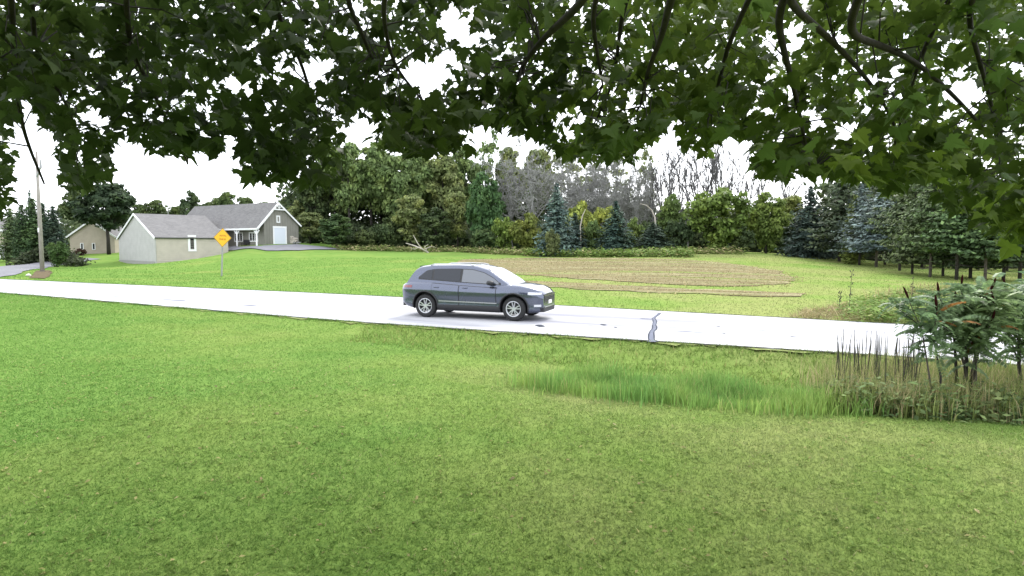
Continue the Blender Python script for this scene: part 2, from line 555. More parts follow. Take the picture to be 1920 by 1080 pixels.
class MB:
    def __init__(s):
        s.V, s.F = [], []

    def add(s, V, F):
        n = len(s.V)
        s.V += [tuple(map(float, v)) for v in V]
        s.F += [tuple(i + n for i in f) for f in F]
        return s

    def box(s, c, d, rz=0.0):
        x, y, z = (v / 2 for v in d)
        P = [(-x, -y, -z), (x, -y, -z), (x, y, -z), (-x, y, -z), (-x, -y, z), (x, -y, z), (x, y, z), (-x, y, z)]
        co, si = math.cos(rz), math.sin(rz)
        P = [(c[0] + p[0] * co - p[1] * si, c[1] + p[0] * si + p[1] * co, c[2] + p[2]) for p in P]
        return s.add(P, [(3, 2, 1, 0), (4, 5, 6, 7), (0, 1, 5, 4), (1, 2, 6, 5), (2, 3, 7, 6), (3, 0, 4, 7)])

    def beam(s, a, b, w, h):
        """box of section w x h from a to b"""
        a, b = np.array(a, float), np.array(b, float)
        d = b - a
        d /= np.linalg.norm(d)
        up = np.array((0, 0, 1.0)) if abs(d[2]) < .95 else np.array((1.0, 0, 0))
        sx = np.cross(d, up)
        sx /= np.linalg.norm(sx)
        sz = np.cross(sx, d)
        P = []
        for q in (a, b):
            for i, j in ((-1, -1), (1, -1), (1, 1), (-1, 1)):
                P.append(q + sx * i * w / 2 + sz * j * h / 2)
        return s.add(P, [(3, 2, 1, 0), (4, 5, 6, 7), (0, 1, 5, 4), (1, 2, 6, 5), (2, 3, 7, 6), (3, 0, 4, 7)])

    def tube(s, pts, rad, n=6, cap=True):
        pts = [np.array(p, float) for p in pts]
        base = len(s.V)
        prev = None
        for i, p in enumerate(pts):
            d = pts[min(i + 1, len(pts) - 1)] - pts[max(i - 1, 0)]
            L = np.linalg.norm(d)
            d = d / L if L > 1e-9 else np.array((0, 0, 1.0))
            if prev is None:
                a = np.cross(d, (0, 0, 1.0)) if abs(d[2]) < .9 else np.cross(d, (1.0, 0, 0))
            else:
                a = prev - d * np.dot(prev, d)
            a /= np.linalg.norm(a) + 1e-12
            prev = a
            b = np.cross(d, a)
            r = rad[i] if hasattr(rad, '__len__') else rad
            for k in range(n):
                t = 2 * math.pi * k / n
                q = p + (a * math.cos(t) + b * math.sin(t)) * r
                s.V.append((float(q[0]), float(q[1]), float(q[2])))
        for i in range(len(pts) - 1):
            for k in range(n):
                k2 = (k + 1) % n
                s.F.append((base + i * n + k, base + i * n + k2, base + (i + 1) * n + k2, base + (i + 1) * n + k))
        if cap:
            s.F.append(tuple(base + k for k in reversed(range(n))))
            e = base + (len(pts) - 1) * n
            s.F.append(tuple(e + k for k in range(n)))
        return s

    def lathe(s, prof, n=32, axis='y'):
        """prof: list of (radius, offset along the axis)"""
        base = len(s.V)
        m = len(prof)
        for k in range(n):
            t = 2 * math.pi * k / n
            for r, h in prof:
                s.V.append((r * math.cos(t), h, r * math.sin(t)) if axis == 'y' else (r * math.cos(t), r * math.sin(t), h))
        for k in range(n):
            k2 = (k + 1) % n
            for i in range(m - 1):
                f = (base + k * m + i, base + k * m + i + 1, base + k2 * m + i + 1, base + k2 * m + i)
                s.F.append(f if axis != 'y' else f)
        return s

    def mesh(s, name, smooth=False):
        return mesh_from(name, s.V, s.F, smooth)

    def obj(s, name, mat, parent=None, smooth=False):
        return put(name, s.mesh(name, smooth), mat, parent)


def fix_normals(me):
    bm = bmesh.new()
    bm.from_mesh(me)
    bmesh.ops.recalc_face_normals(bm, faces=bm.faces)
    bm.to_mesh(me)
    bm.free()
    return me


# ------------------------------------------------------------------ ground sheets
def build_ground():
    xs = np.unique(np.concatenate([np.linspace(-20, 18, 110), np.linspace(-60, -20, 70), np.linspace(18, 60, 70), -np.geomspace(60, 2500, 24), np.geomspace(60, 2500, 24)]))
    ys = np.unique(np.concatenate([np.linspace(-8, 45, 150), np.linspace(45, 110, 75), np.geomspace(110, 2500, 24), -np.geomspace(8, 800, 14)]))
    X, Y = np.meshgrid(xs, ys)
    Z = zt(X, Y)
    V = np.stack([X.ravel(), Y.ravel(), Z], 1)
    nx, ny = len(xs), len(ys)
    i, j = np.meshgrid(np.arange(nx - 1), np.arange(ny - 1))
    a = (j * nx + i).ravel()
    F = np.stack([a, a + 1, a + 1 + nx, a + nx], 1)
    me = mesh_np('ground', V, F)
    me.polygons.foreach_set('use_smooth', [True] * len(me.polygons))
    tag(put('ground', me, M['turf']), 'mown green lawn and field on both sides of the road', kind='structure')


build_ground()


def strip(name, xs, ya, yb, z, mat, parent=None, thick=.0, rows=6):
    """sheet between two curves of x"""
    V, F = [], []
    for x in xs:
        a, b = float(ya(x)), float(yb(x))
        for r in range(rows + 1):
            V.append((x, a + (b - a) * r / rows, z))
    m = rows + 1
    for i in range(len(xs) - 1):
        for r in range(rows):
            F.append((i * m + r, (i + 1) * m + r, (i + 1) * m + r + 1, i * m + r + 1))
    if thick:
        n0 = len(V)
        V += [(v[0], v[1], v[2] - thick) for v in V]
        for i in range(len(xs) - 1):
            for r in (0, rows):
                a, b = i * m + r, (i + 1) * m + r
                F.append((a, b, b + n0, a + n0))
    return put(name, fix_normals(mesh_from(name, V, F)) if not thick else mesh_from(name, V, F), mat, parent)


xsr = np.concatenate([np.linspace(-138, -40, 50), np.linspace(-39, 20, 120), np.linspace(21, 37, 16)])
road = strip('road', xsr, y_near, y_far, .02, M['road'], thick=.12, rows=8)
tag(road, 'pale worn two lane road crossing the picture', kind='structure')
wob = lambda x, s: .03 * math.sin(x * 3.1 + s) + .025 * math.sin(x * 7.7 + 2 * s) + .02 * math.sin(x * 17 + s)
xe = np.concatenate([np.linspace(-80, -40, 80), np.linspace(-39.8, 22, 320)])
for s, (f, sg, wd) in enumerate(((y_near, -1, .06), (y_far, 1, .12))):
    o = strip('road_edge', xe, lambda x: f(x) - sg * .03, lambda x: f(x) + sg * (wd + wob(x, s)), .026, M['edge'], rows=1)
    tag(o, ('dark crumbling asphalt edge along the near side of the road', 'dark crumbling asphalt edge along the far side of the road')[s], kind='structure')
    o = strip('road_shoulder', xe, lambda x: f(x) + sg * .05, lambda x: f(x) + sg * (.16 + 4 * wob(x, s + 3)), .006, M['gravel'], rows=1)
    tag(o, ('narrow gravel shoulder on the near side of the road', 'narrow gravel shoulder on the far side of the road')[s], kind='structure')

# crack sealed with tar across the road
cr_px = [(1237, 586.5), (1226, 597), (1228, 607), (1226, 618), (1220, 627), (1224, 641.5)]
cr = []
for px, py in cr_px:
    d = ray(px, py)
    t = (0.02 - CAM_H) / d[2]
    cr.append(np.array((0, 0, CAM_H)) + d * t)
cr = np.array(cr)
tt = np.linspace(0, len(cr) - 1, 60)
cx = np.interp(tt, range(len(cr)), cr[:, 0]) + .012 * np.sin(tt * 5.1)
cy = np.interp(tt, range(len(cr)), cr[:, 1])
for nm, w, z, mt in (('crack_seal', .15, .024, 'tar'), ('crack_filler', .085, .028, 'tar_pale')):
    V, F = [], []
    for i in range(len(tt)):
        ww = w * (.85 + .25 * abs(math.sin(tt[i] * 2.3 + w * 9)) + (.6 if i > 56 else 0)) * (.65 + .5 * i / 60)
        V += [(cx[i] - ww / 2, cy[i], z), (cx[i] + ww / 2, cy[i], z)]
        if i:
            F.append((2 * i - 2, 2 * i - 1, 2 * i + 1, 2 * i))
    put(nm, fix_normals(mesh_from(nm, V, F)), M[mt], road)
# scattered patches of tar on the road
for px, py, w, h in [(1131, 609, .20, .16), (1154, 614, .09, .1), (1213, 598, .5, .12), (1346, 612, .12, .08), (1357, 625, .10, .08), (1488, 632, .14, .08), (1232, 607, .35, .06),
                     (1012, 611, .3, .22), (470, 573, .9, .12), (330, 563, 1.6, .12), (215, 556, 1.4, .1), (1420, 619, .6, .05), (1290, 622, .9, .06)]:
    d = ray(px, py)
    p = np.array((0, 0, CAM_H)) + d * ((0.02 - CAM_H) / d[2])
    n = 11
    V = [(p[0] + math.cos(k / n * 6.283) * w / 2 * random.uniform(.7, 1.1), p[1] - .4 * math.cos(k / n * 6.283) * w / 2 + math.sin(k / n * 6.283) * h * random.uniform(.7, 1.2), .0245) for k in range(n)]
    put('tar_spot', mesh_from('tar_spot', V, [tuple(range(n))]), M['tar_pale'] if w > .3 else M['tar'], road)


def ground_patch(name, px_poly, mat, lift, label, ragged=.25, cell=.5):
    """sheet lying on the terrain inside a ragged outline"""
    P = np.array([ground(px, py)[:2] for px, py in px_poly])
    Q = []
    for i in range(len(P)):
        a, b = P[i], P[(i + 1) % len(P)]
        n = max(2, int(np.linalg.norm(b - a) / .6))
        for k in range(n):
            Q.append(a + (b - a) * k / n + rng.normal(0, ragged, 2) * (.5 if k else .2))
    Q = np.array(Q)
    bm = bmesh.new()
    vs = [bm.verts.new((q[0], q[1], 0)) for q in Q]
    es = [bm.edges.new((vs[i], vs[(i + 1) % len(vs)])) for i in range(len(vs))]
    bmesh.ops.triangle_fill(bm, edges=es, use_beauty=True)
    x0, y0 = Q.min(0)
    x1, y1 = Q.max(0)
    for ax, lo, hi in ((0, x0, x1), (1, y0, y1)):
        for v in np.arange(lo + cell, hi, cell * 2):
            no = (1, 0, 0) if ax == 0 else (0, 1, 0)
            co = (v, 0, 0) if ax == 0 else (0, v, 0)
            bmesh.ops.bisect_plane(bm, geom=bm.verts[:] + bm.edges[:] + bm.faces[:], plane_co=co, plane_no=no)
    vv = bm.verts[:]
    z = zt([v.co.x for v in vv], [v.co.y for v in vv])
    for v, q in zip(vv, z):
        v.co.z = q + lift
    bmesh.ops.recalc_face_normals(bm, faces=bm.faces)
    me = bpy.data.meshes.new(name)
    bm.to_mesh(me)
    bm.free()
    if len(me.polygons) and me.polygons[0].normal.z < 0:
        me.flip_normals()
    o = put(name, me, mat)
    tag(o, label, kind='structure')
    return Q


def in_poly(px, py, poly):
    poly = np.asarray(poly)
    c = np.zeros(len(px), bool)
    j = len(poly) - 1
    for i in range(len(poly)):
        xi, yi = poly[i]
        xj, yj = poly[j]
        c ^= ((yi > py) != (yj > py)) & (px < (xj - xi) * (py - yi) / (yj - yi + 1e-12) + xi)
        j = i
    return c


FIELD_PX = [(850, 500), (870, 487), (1000, 484), (1150, 484), (1290, 487), (1390, 497), (1460, 508), (1490, 522), (1485, 532), (1410, 537), (1300, 536), (1160, 528), (1040, 520), (960, 514), (880, 509)]
field_poly = ground_patch('tilled_field', FIELD_PX, M['soil'], .03, 'brown tilled plot with dry stubble in the far lawn', .3)
STRIP_PX = [(960, 527), (1030, 529), (1160, 535), (1300, 543), (1420, 547), (1512, 551), (1500, 557), (1400, 556), (1260, 550), (1120, 545), (1020, 538), (965, 533)]
strip_poly = ground_patch('bare_soil_strip', STRIP_PX, M['soil'], .03, 'narrow strip of bare tan soil nearest the road', .2)
DRIVE_PX = [(424, 471), (424, 463.8), (445, 463.6), (487, 462.5), (520, 460.5), (556, 459), (590, 462), (645, 466.5), (640, 469), (560, 470.5), (500, 471)]
ground_patch('barn_driveway', DRIVE_PX, M['drive'], .10, 'blue grey asphalt apron in front of the grey barn', .05)
LDRIVE_PX = [(-60, 518), (0, 520.5), (40, 513), (90, 501), (150, 492), (190, 486), (165, 484), (100, 489), (40, 496), (-60, 503)]
ground_patch('left_driveway', LDRIVE_PX, M['drive'], .05, 'grey driveway leaving the road at the left edge', .12)
DIRT_PX = [(52, 522), (68, 508), (90, 507), (98, 513), (84, 523)]
ground_patch('dirt_patch', DIRT_PX, simple('dirt', (.13, .105, .07), .95, grain=.4, gscale=5, spec=0), .04, 'bare brown dirt around the foot of the utility pole', .15)


# ------------------------------------------------------------------ grass blades
def blades(name, XY, h, w, mat, label, lean=.5, seg=1, kind='stuff', zoff=-.01, cat=None):
    n = len(XY)
    z = zt(XY[:, 0], XY[:, 1]) + zoff
    P = np.stack([XY[:, 0], XY[:, 1], z], 1)
    a = rng.uniform(0, 2 * np.pi, n)
    b = rng.uniform(0, 2 * np.pi, n)
    side = np.stack([np.cos(a), np.sin(a), np.zeros(n)], 1) * (w / 2)[:, None]
    ln = (np.abs(rng.normal(0, lean, n)) * h)[:, None]
    ld = np.stack([np.cos(b), np.sin(b), np.zeros(n)], 1) * ln
    up = np.zeros((n, 3))
    up[:, 2] = h
    if seg == 1:
        V = np.stack([P - side, P + side, P + up * .95 + ld], 1).reshape(-1, 3)
        F = np.arange(3 * n).reshape(-1, 3)
    else:
        m = P + up * .55 + ld * .3
        t = P + up + ld
        V = np.stack([P - side, P + side, m - side * .75, m + side * .75, t], 1).reshape(-1, 3)
        k = np.arange(n)[:, None] * 5
        F = np.concatenate([k + [0, 1, 3], k + [0, 3, 2], k + [2, 3, 4]], 0)
    o = put(name, mesh_np(name, V, F), mat)
    tag(o, label, cat, kind=kind)
    return o


def scatter_wedge(n, y0, y1, margin=1.12, power=1.0):
    """points in the wedge of ground before the camera; density falls with distance"""
    u = rng.random(n)
    y = (y0 ** (2 - power) + u * (y1 ** (2 - power) - y0 ** (2 - power))) ** (1 / (2 - power)) if power != 2 else y0 * (y1 / y0) ** u
    x = (rng.random(n) * 2 - 1) * (y * (960 / FPX) * margin + 1.8)
    return np.stack([x, y], 1)


def off_road(XY, m=.15):
    d = np.maximum(y_near(XY[:, 0]) - XY[:, 1], XY[:, 1] - y_far(XY[:, 0])) * .88
    return d > m


# lawn in the foreground, up to the near edge of the road
XY = scatter_wedge(980000, 2.4, 40, power=1.62)
XY = XY[off_road(XY, .10) & (XY[:, 1] < y_near(XY[:, 0]))]
n = len(XY)
blades('lawn_grass', XY, rng.uniform(.016, .042, n) * (1 + .012 * XY[:, 1]), rng.uniform(.005, .0095, n) * (1 + .09 * XY[:, 1]), M['lawn'], 'short mown grass of the front lawn', lean=1.9)
XY = scatter_wedge(2600, 3, 12, power=1.2)
XY = XY[XY[:, 1] < y_near(XY[:, 0]) - .3]
leaf_specks = XY
# far lawn beyond the road
XY = scatter_wedge(150000, 17, 68, power=1.5)
okk = off_road(XY, .12) & (XY[:, 1] > y_far(XY[:, 0]))
okk &= ~in_poly(XY[:, 0], XY[:, 1], field_poly) & ~in_poly(XY[:, 0], XY[:, 1], strip_poly)
XY = XY[okk]
n = len(XY)
blades('far_lawn_grass', XY, rng.uniform(.02, .05, n) * (1 + .012 * XY[:, 1]), rng.uniform(.015, .04, n) * (1 + .02 * XY[:, 1]), M['lawn'], 'short grass of the lawn beyond the road', lean=.9)


def pix_scatter(n, poly, x0, x1, y0, y1):
    """random ground points whose picture lies inside a pixel polygon (world-uniform between the bounds)"""
    XY = np.stack([rng.uniform(x0, x1, n), rng.uniform(y0, y1, n)], 1)
    z = zt(XY[:, 0], XY[:, 1])
    px, py = topx(np.column_stack([XY, z]))
    return XY[in_poly(px, py, poly) & off_road(XY, .25)]


def world_poly(px_poly):
    return np.array([ground(a, b)[:2] for a, b in px_poly])


# tall grass in the ditch
DITCH = np.array([(.6, 10.9), (.5, 10.2), (1.0, 9.6), (1.9, 8.95), (2.9, 8.5), (4.0, 8.2), (4.6, 8.2), (4.9, 8.8), (4.8, 9.4), (4.1, 10.0), (3.0, 10.5), (1.8, 10.9), (1.0, 11.2)])
XY = np.stack([rng.uniform(-.5, 7, 60000), rng.uniform(7.8, 12.6, 60000)], 1)
XY = XY[in_poly(XY[:, 0] + rng.normal(0, .40, len(XY)), XY[:, 1] + rng.normal(0, .22, len(XY)), DITCH)]
n = len(XY)
clump = .75 + .45 * np.sin(XY[:, 0] * 2.1 + 1) * np.sin(XY[:, 1] * 2.7)
blades('ditch_grass', XY, rng.uniform(.18, .42, n) * clump, rng.uniform(.009, .017, n), M['ditch'], 'tall lush green grass growing in the ditch', lean=.35, seg=2)

# tufts creeping over both road edges
xt = rng.uniform(-38, 12, 30000)
far_side = rng.random(30000) < .45
yt = np.where(far_side, y_far(xt) + rng.exponential(.10, 30000) - .02, y_near(xt) - rng.exponential(.10, 30000) + .02)
XY = np.column_stack([xt, yt])
keep = np.sin(xt * 2.1) + np.sin(xt * 5.3 + 1) + rng.normal(0, .8, 30000) > -.6
XY = XY[keep]
n = len(XY)
blades('edge_tufts', XY, rng.uniform(.03, .09, n), rng.uniform(.012, .03, n), M['lawn'], 'ragged grass tufts creeping over the road edges', lean=1.0, zoff=.0)

# rough verge between ditch and road
XY = np.stack([rng.uniform(-4, 9, 26000), rng.uniform(9.5, 17.5, 26000)], 1)
dd = (y_near(XY[:, 0]) - XY[:, 1]) * .88
XY = XY[(dd > .2) & (dd < 2.2)]
n = len(XY)
blades('verge_weeds', XY, rng.uniform(.05, .16, n), rng.uniform(.01, .03, n), M['brightweed'], 'rough yellowish weeds on the bank beside the road', lean=.9)


def leaf_weeds(name, XY, hmax, size, mat, label, per=5, kind='stuff'):
    """low leafy forbs: little leaves stacked round short stems"""
    n = len(XY)
    z = zt(XY[:, 0], XY[:, 1])
    P = np.repeat(np.column_stack([XY, z]), per, 0)
    m = len(P)
    hh = np.repeat(rng.uniform(.4, 1, n) * hmax, per)
    P[:, 2] += hh * rng.uniform(.1, 1, m)
    P[:, :2] += rng.normal(0, size * .8, (m, 2))
    a = rng.uniform(0, 2 * np.pi, m)
    s = size * rng.uniform(.5, 1.3, m)
    d = np.stack([np.cos(a), np.sin(a), rng.uniform(-.5, .4, m)], 1)
    q = np.stack([-np.sin(a), np.cos(a), rng.uniform(-.4, .4, m)], 1)
    V = np.stack([P, P + d * (s * .5)[:, None] + q * (s * .22)[:, None] + [0, 0, .01], P + d * s[:, None], P + d * (s * .5)[:, None] - q * (s * .22)[:, None]], 1).reshape(-1, 3)
    k = np.arange(m)[:, None] * 4
    o = put(name, mesh_np(name, V, k + [0, 1, 2, 3]), mat)
    tag(o, label, kind=kind)
    return o


leaf_weeds('lawn_clover', leaf_specks, .045, .042, M['brightweed'], 'small pale clover and plantain leaves in the front lawn', per=5)
leaf_weeds('fallen_leaves', leaf_specks[::24], .045, .06, M['straw'], 'a few dry fallen leaves lying in the front lawn', per=1)

# weeds round the sumac, on the right
WEED = np.array([(4.6, 8.5), (5.4, 8.0), (6.2, 8.35), (7.4, 8.3), (9, 7.9), (11, 8.5), (9.5, 9.8), (8, 10.8), (6.6, 11.2), (5.4, 10.6), (4.8, 9.5)])
XY = np.stack([rng.uniform(4.3, 11.5, 42000), rng.uniform(6.5, 11.5, 42000)], 1)
XY = XY[in_poly(XY[:, 0] + rng.normal(0, .15, len(XY)), XY[:, 1] + rng.normal(0, .15, len(XY)), WEED)]
n = len(XY)
blades('tall_weeds', XY, rng.uniform(.25, .75, n) * np.clip(.4 + .33 * (XY[:, 1] - 7.2), .45, 1.0), rng.uniform(.008, .017, n), M['weed'], 'tall tangled grass and weeds around the sumac', lean=.3, seg=2)
XY2 = XY[(XY[:, 1] < 9.3) & (rng.random(n) < .22)]
leaf_weeds('leafy_weeds', XY2, .55, .11, M['leafweed'], 'leafy dark green weeds at the front of the sumac thicket', per=6)

XY3 = np.stack([rng.uniform(5.0, 10.5, 500), rng.uniform(7.6, 8.5, 500)], 1)
XY3 = XY3[XY3[:, 1] > 8.25 - .35 * np.abs(np.sin(XY3[:, 0] * 2.3)) - .06 * (XY3[:, 0] - 5)]
leaf_weeds('low_weeds', XY3, .20, .09, M['leafweed'], 'low broad leaved weeds at the foot of the sumac stems', per=6)

# weed bank on the far side of the road, at the right
far_w = world_poly([(1475, 598), (1500, 585), (1560, 575), (1640, 566), (1700, 556), (1790, 548), (1900, 560), (1900, 622), (1700, 609)])
x0, y0 = far_w.min(0)
x1, y1 = far_w.max(0)
XY = np.stack([rng.uniform(x0, x1, 26000), rng.uniform(y0, y1, 26000)], 1)
XY = XY[in_poly(XY[:, 0], XY[:, 1], far_w) & off_road(XY, .2)]
px_, _ = topx(np.column_stack([XY, zt(XY[:, 0], XY[:, 1])]))
dry = (px_ + rng.normal(0, 25, len(XY)) < 1610)
n = int(dry.sum())
blades('cut_straw', XY[dry], rng.uniform(.10, .26, n), rng.uniform(.02, .045, n), M['straw'], 'heap of cut dry straw beside the far road edge', lean=2.2)
wet = XY[~dry]
leaf_weeds('roadside_weeds', wet[::2], .50, .17, M['brightweed'], 'bright green leafy weeds along the far road edge', per=5)
hi = wet[(px_[~dry] > 1620)]
hi = hi[hi[:, 1] > np.median(hi[:, 1])][::4]
n = len(hi)
blades('dry_weeds', hi, rng.uniform(.3, .8, n), rng.uniform(.014, .03, n), M['straw'], 'brown dry weed stalks above the far road edge', lean=.35, seg=2)

# stubble on the tilled plot, weeds at its far border
XY = np.stack([rng.uniform(field_poly[:, 0].min(), field_poly[:, 0].max(), 70000), rng.uniform(strip_poly[:, 1].min(), field_poly[:, 1].max(), 70000)], 1)
XY = XY[in_poly(XY[:, 0] + rng.normal(0, .5, len(XY)), XY[:, 1] + rng.normal(0, .7, len(XY)), field_poly) | in_poly(XY[:, 0] + rng.normal(0, .3, len(XY)), XY[:, 1] + rng.normal(0, .3, len(XY)), strip_poly)]
row = np.sin((XY[:, 0] * .34 + XY[:, 1] * .94) * 3.4) > rng.uniform(-1, .6, len(XY))
XY = XY[row]
n = len(XY)
blades('crop_stubble', XY, rng.uniform(.03, .14, n), rng.uniform(.04, .10, n), M['straw'], 'dry crop stubble lying on the tilled plot', lean=1.5)
fw = world_poly([(985, 481), (1300, 483), (1290, 475), (985, 475)])
XY = np.stack([rng.uniform(fw[:, 0].min(), fw[:, 0].max(), 3000), rng.uniform(fw[:, 1].min(), fw[:, 1].max(), 3000)], 1)
XY = XY[in_poly(XY[:, 0], XY[:, 1], fw)]
leaf_weeds('field_weeds', XY, 1.0, .42, M['brightweed'], 'tall pale weeds along the far border of the tilled plot', per=6)
wl2 = np.column_stack([np.linspace(-24, 26, 1400) + rng.normal(0, .5, 1400), np.interp(np.linspace(-24, 26, 1400), [-24, -8, 2, 12, 26], [84, 83, 74, 73, 70]) + rng.normal(0, .8, 1400)])
leaf_weeds('wood_edge_weeds', wl2, .9, .4, M['weed'], 'rank undergrowth along the foot of the wood', per=6)


# ------------------------------------------------------------------ trees
def quads(P, nrm, s, asp=.75):
    """leaf clumps: folded rhombs at P facing nrm"""
    n = len(P)
    nrm = nrm / (np.linalg.norm(nrm, axis=1, keepdims=True) + 1e-9)
    r = rng.normal(size=(n, 3))
    u = np.cross(nrm, r)
    u /= np.linalg.norm(u, axis=1, keepdims=True) + 1e-9
    v = np.cross(nrm, u)
    s = s[:, None]
    V = np.stack([P - u * s * .55, P + v * s * .5 * asp - nrm * s * .12, P + u * s * .55, P - v * s * .5 * asp - nrm * s * .12], 1).reshape(-1, 3)
    F = np.arange(n)[:, None] * 4 + np.array([0, 1, 2, 3])
    return V, F


def crown_mesh(name, rx, rz, zc, nb, per, s, blob=.36, top_heavy=.0, shell=.8):
    """broadleaf crown: nb clumps filling an uneven ellipsoid, leaves on every clump"""
    Vs, Fs, off = [], [], 0
    cents = []
    lob = rng.uniform(.78, 1.18, 9)
    for i in range(nb):
        d = rng.normal(size=3)
        d /= np.linalg.norm(d)
        rr = shell * rng.uniform(.25, 1) ** .45
        k = lob[int((math.atan2(d[1], d[0]) + math.pi) / 6.2832 * 8.999)] * (1 - .18 * (d[2] < -.3))
        c = np.array((d[0] * rx * rr * k, d[1] * rx * rr * k, zc + d[2] * rz * rr * (.85 + .3 * rng.random())))
        br = blob * rx * rng.uniform(.6, 1.25)
        cents.append((c, br))
        m = int(per * (br / (blob * rx)) ** 2)
        q = rng.normal(size=(m, 3))
        q /= np.linalg.norm(q, axis=1, keepdims=True)
        q[:, 2] = np.where(rng.random(m) < .6, np.abs(q[:, 2]), q[:, 2])
        P = c + q * (br * (.45 + .6 * rng.random(m) ** .6))[:, None] * [1, 1, .72]
        nn = q * .8 + rng.normal(0, .5, (m, 3)) + [0, 0, .35]
        V, F = quads(P, nn, s * rng.uniform(.6, 1.3, m))
        Vs.append(V)
        Fs.append(F + off)
        off += len(V)
    return mesh_np(name, np.concatenate(Vs), np.concatenate(Fs)), cents


def trunk_mesh(name, H, r, cents, zfork, sides=7):
    mb = MB()
    b = rng.normal(0, .1, (5, 2)) * H * .1
    pts = [(b[i][0] * i / 4, b[i][1] * i / 4, H * i / 4 * .85) for i in range(5)]
    pts[0] = (0, 0, -.4)
    mb.tube(pts, [r * 1.25, r, r * .8, r * .55, r * .2], sides)
    order = sorted(cents, key=lambda c: -np.hypot(c[0][0], c[0][1]))[:9]
    for c, br in order:
        z0 = min(max(zfork, c[2] * .55), H * .7)
        s0 = np.array((np.interp(z0, [p[2] for p in pts], [p[0] for p in pts]), np.interp(z0, [p[2] for p in pts], [p[1] for p in pts]), z0))
        mid = s0 * .5 + c * .5 + np.array((0, 0, .12 * np.linalg.norm(c - s0)))
        mb.tube([s0, mid, c], [r * .42, r * .27, r * .08], 5, cap=False)
    return mb.mesh(name, True)


PROTO = {}


def protos(kind, n, fn):
    PROTO[kind] = [fn(i) for i in range(n)]


def _broad(i):
    me, c = crown_mesh('crown', 3.6, 4.6, 7.4, 58, 150, .50, .30)
    return me, trunk_mesh('trunk', 11.5, .20, c, 2.6), 12.0, 3.9


def _oval(i):
    me, c = crown_mesh('crown', 2.6, 4.2, 4.9, 80, 90, .42, .27, shell=.9)
    return me, trunk_mesh('trunk', 8.0, .16, c, 1.2), 9.3, 2.9


def _round(i):
    me, c = crown_mesh('crown', 3.7, 4.1, 4.3, 120, 75, .46, .235, shell=.88)
    return me, trunk_mesh('trunk', 7.4, .17, c, 1.0), 8.5, 4.1


def _bush(i):
    me, c = crown_mesh('crown', 2.0, 1.7, 1.75, 48, 90, .32, .32, shell=.85)
    return me, trunk_mesh('trunk', 2.6, .09, c, .3, 5), 3.6, 2.2


def _sparse(i):
    me, c = crown_mesh('crown', 2.4, 4.6, 8.0, 26, 60, .40, .30)
    return me, trunk_mesh('trunk', 12.0, .15, c, 4.0), 12.4, 2.6


def conifer_mesh(name, H, Rm, z0, levels, nbr, s, droop=.35, ragged=.3, power=.8, upsweep=.0, gap=.0):
    Ps, Ns, Ss = [], [], []
    for l in range(levels):
        t = l / (levels - 1)
        z = z0 + (H - z0) * t ** .95
        Rl = Rm * (1 - t) ** power * (1 if z > z0 + .06 * H else .85) + .06
        nb = max(4, int(nbr * (1 - .55 * t)))
        a0 = rng.uniform(0, 6.28)
        for k in range(nb):
            if rng.random() < gap:
                continue
            a = a0 + 6.283 * k / nb + rng.normal(0, .25)
            L = Rl * rng.uniform(1 - ragged, 1 + ragged)
            m = max(3, int(L / s * 2.6))
            q = np.linspace(.12, 1, m)
            dr = rng.uniform(.6, 1.3) * droop
            P = np.stack([np.cos(a) * L * q, np.sin(a) * L * q, z - dr * L * q ** 1.3 + upsweep * L * q ** 2.5 + rng.normal(0, .03, m)], 1)
            P = np.repeat(P, 2, 0)
            m2 = len(P)
            tang = np.array((-math.sin(a), math.cos(a), 0))
            P = P + tang * (rng.normal(0, .20, m2) * L * np.repeat(.35 + q * .5, 2))[:, None] + rng.normal(0, .05, (m2, 3)) - [0, 0, .03]
            nn = np.array((math.cos(a) * .5, math.sin(a) * .5, .9)) + rng.normal(0, .45, (m2, 3))
            Ps.append(P)
            Ns.append(nn)
            Ss.append(s * rng.uniform(.6, 1.25, m2))
    V, F = quads(np.concatenate(Ps), np.concatenate(Ns), np.concatenate(Ss), .55)
    return mesh_np(name, V, F)


def _trunk_straight(H, r, stubs=0, z0=1):
    mb = MB()
    mb.tube([(0, 0, -.4), (.02, .02, H * .3), (-.03, .0, H * .65), (0, 0, H * .97)], [r * 1.2, r, r * .65, r * .08], 7)
    for k in range(stubs):
        a = rng.uniform(0, 6.28)
        z = rng.uniform(.7, z0 * 1.5)
        L = rng.uniform(.5, 1.3)
        mb.tube([(0, 0, z), (math.cos(a) * L, math.sin(a) * L, z - rng.uniform(0, .25))], [.035, .012], 4, cap=False)
    return mb.mesh('trunk', True)


def _spruce(i):
    return conifer_mesh('crown', 8.0, 2.35, .35, 30, 11, .34, .32, .28, .8), _trunk_straight(8.0, .13), 8.0, 2.3


def _pine(i):
    return conifer_mesh('crown', 9.0, 2.4, (1.2, 2.2, 1.6, 2.7)[i], 30, 9, .40, .16, .5, .6, .16, .18), _trunk_straight(9.0, .11, 18, 2.2), 9.0, 2.4


def _column(i):
    return conifer_mesh('crown', 6.5, 1.0, .15, 34, 12, .26, -.25, .25, .55), _trunk_straight(6.0, .09), 6.5, 1.05


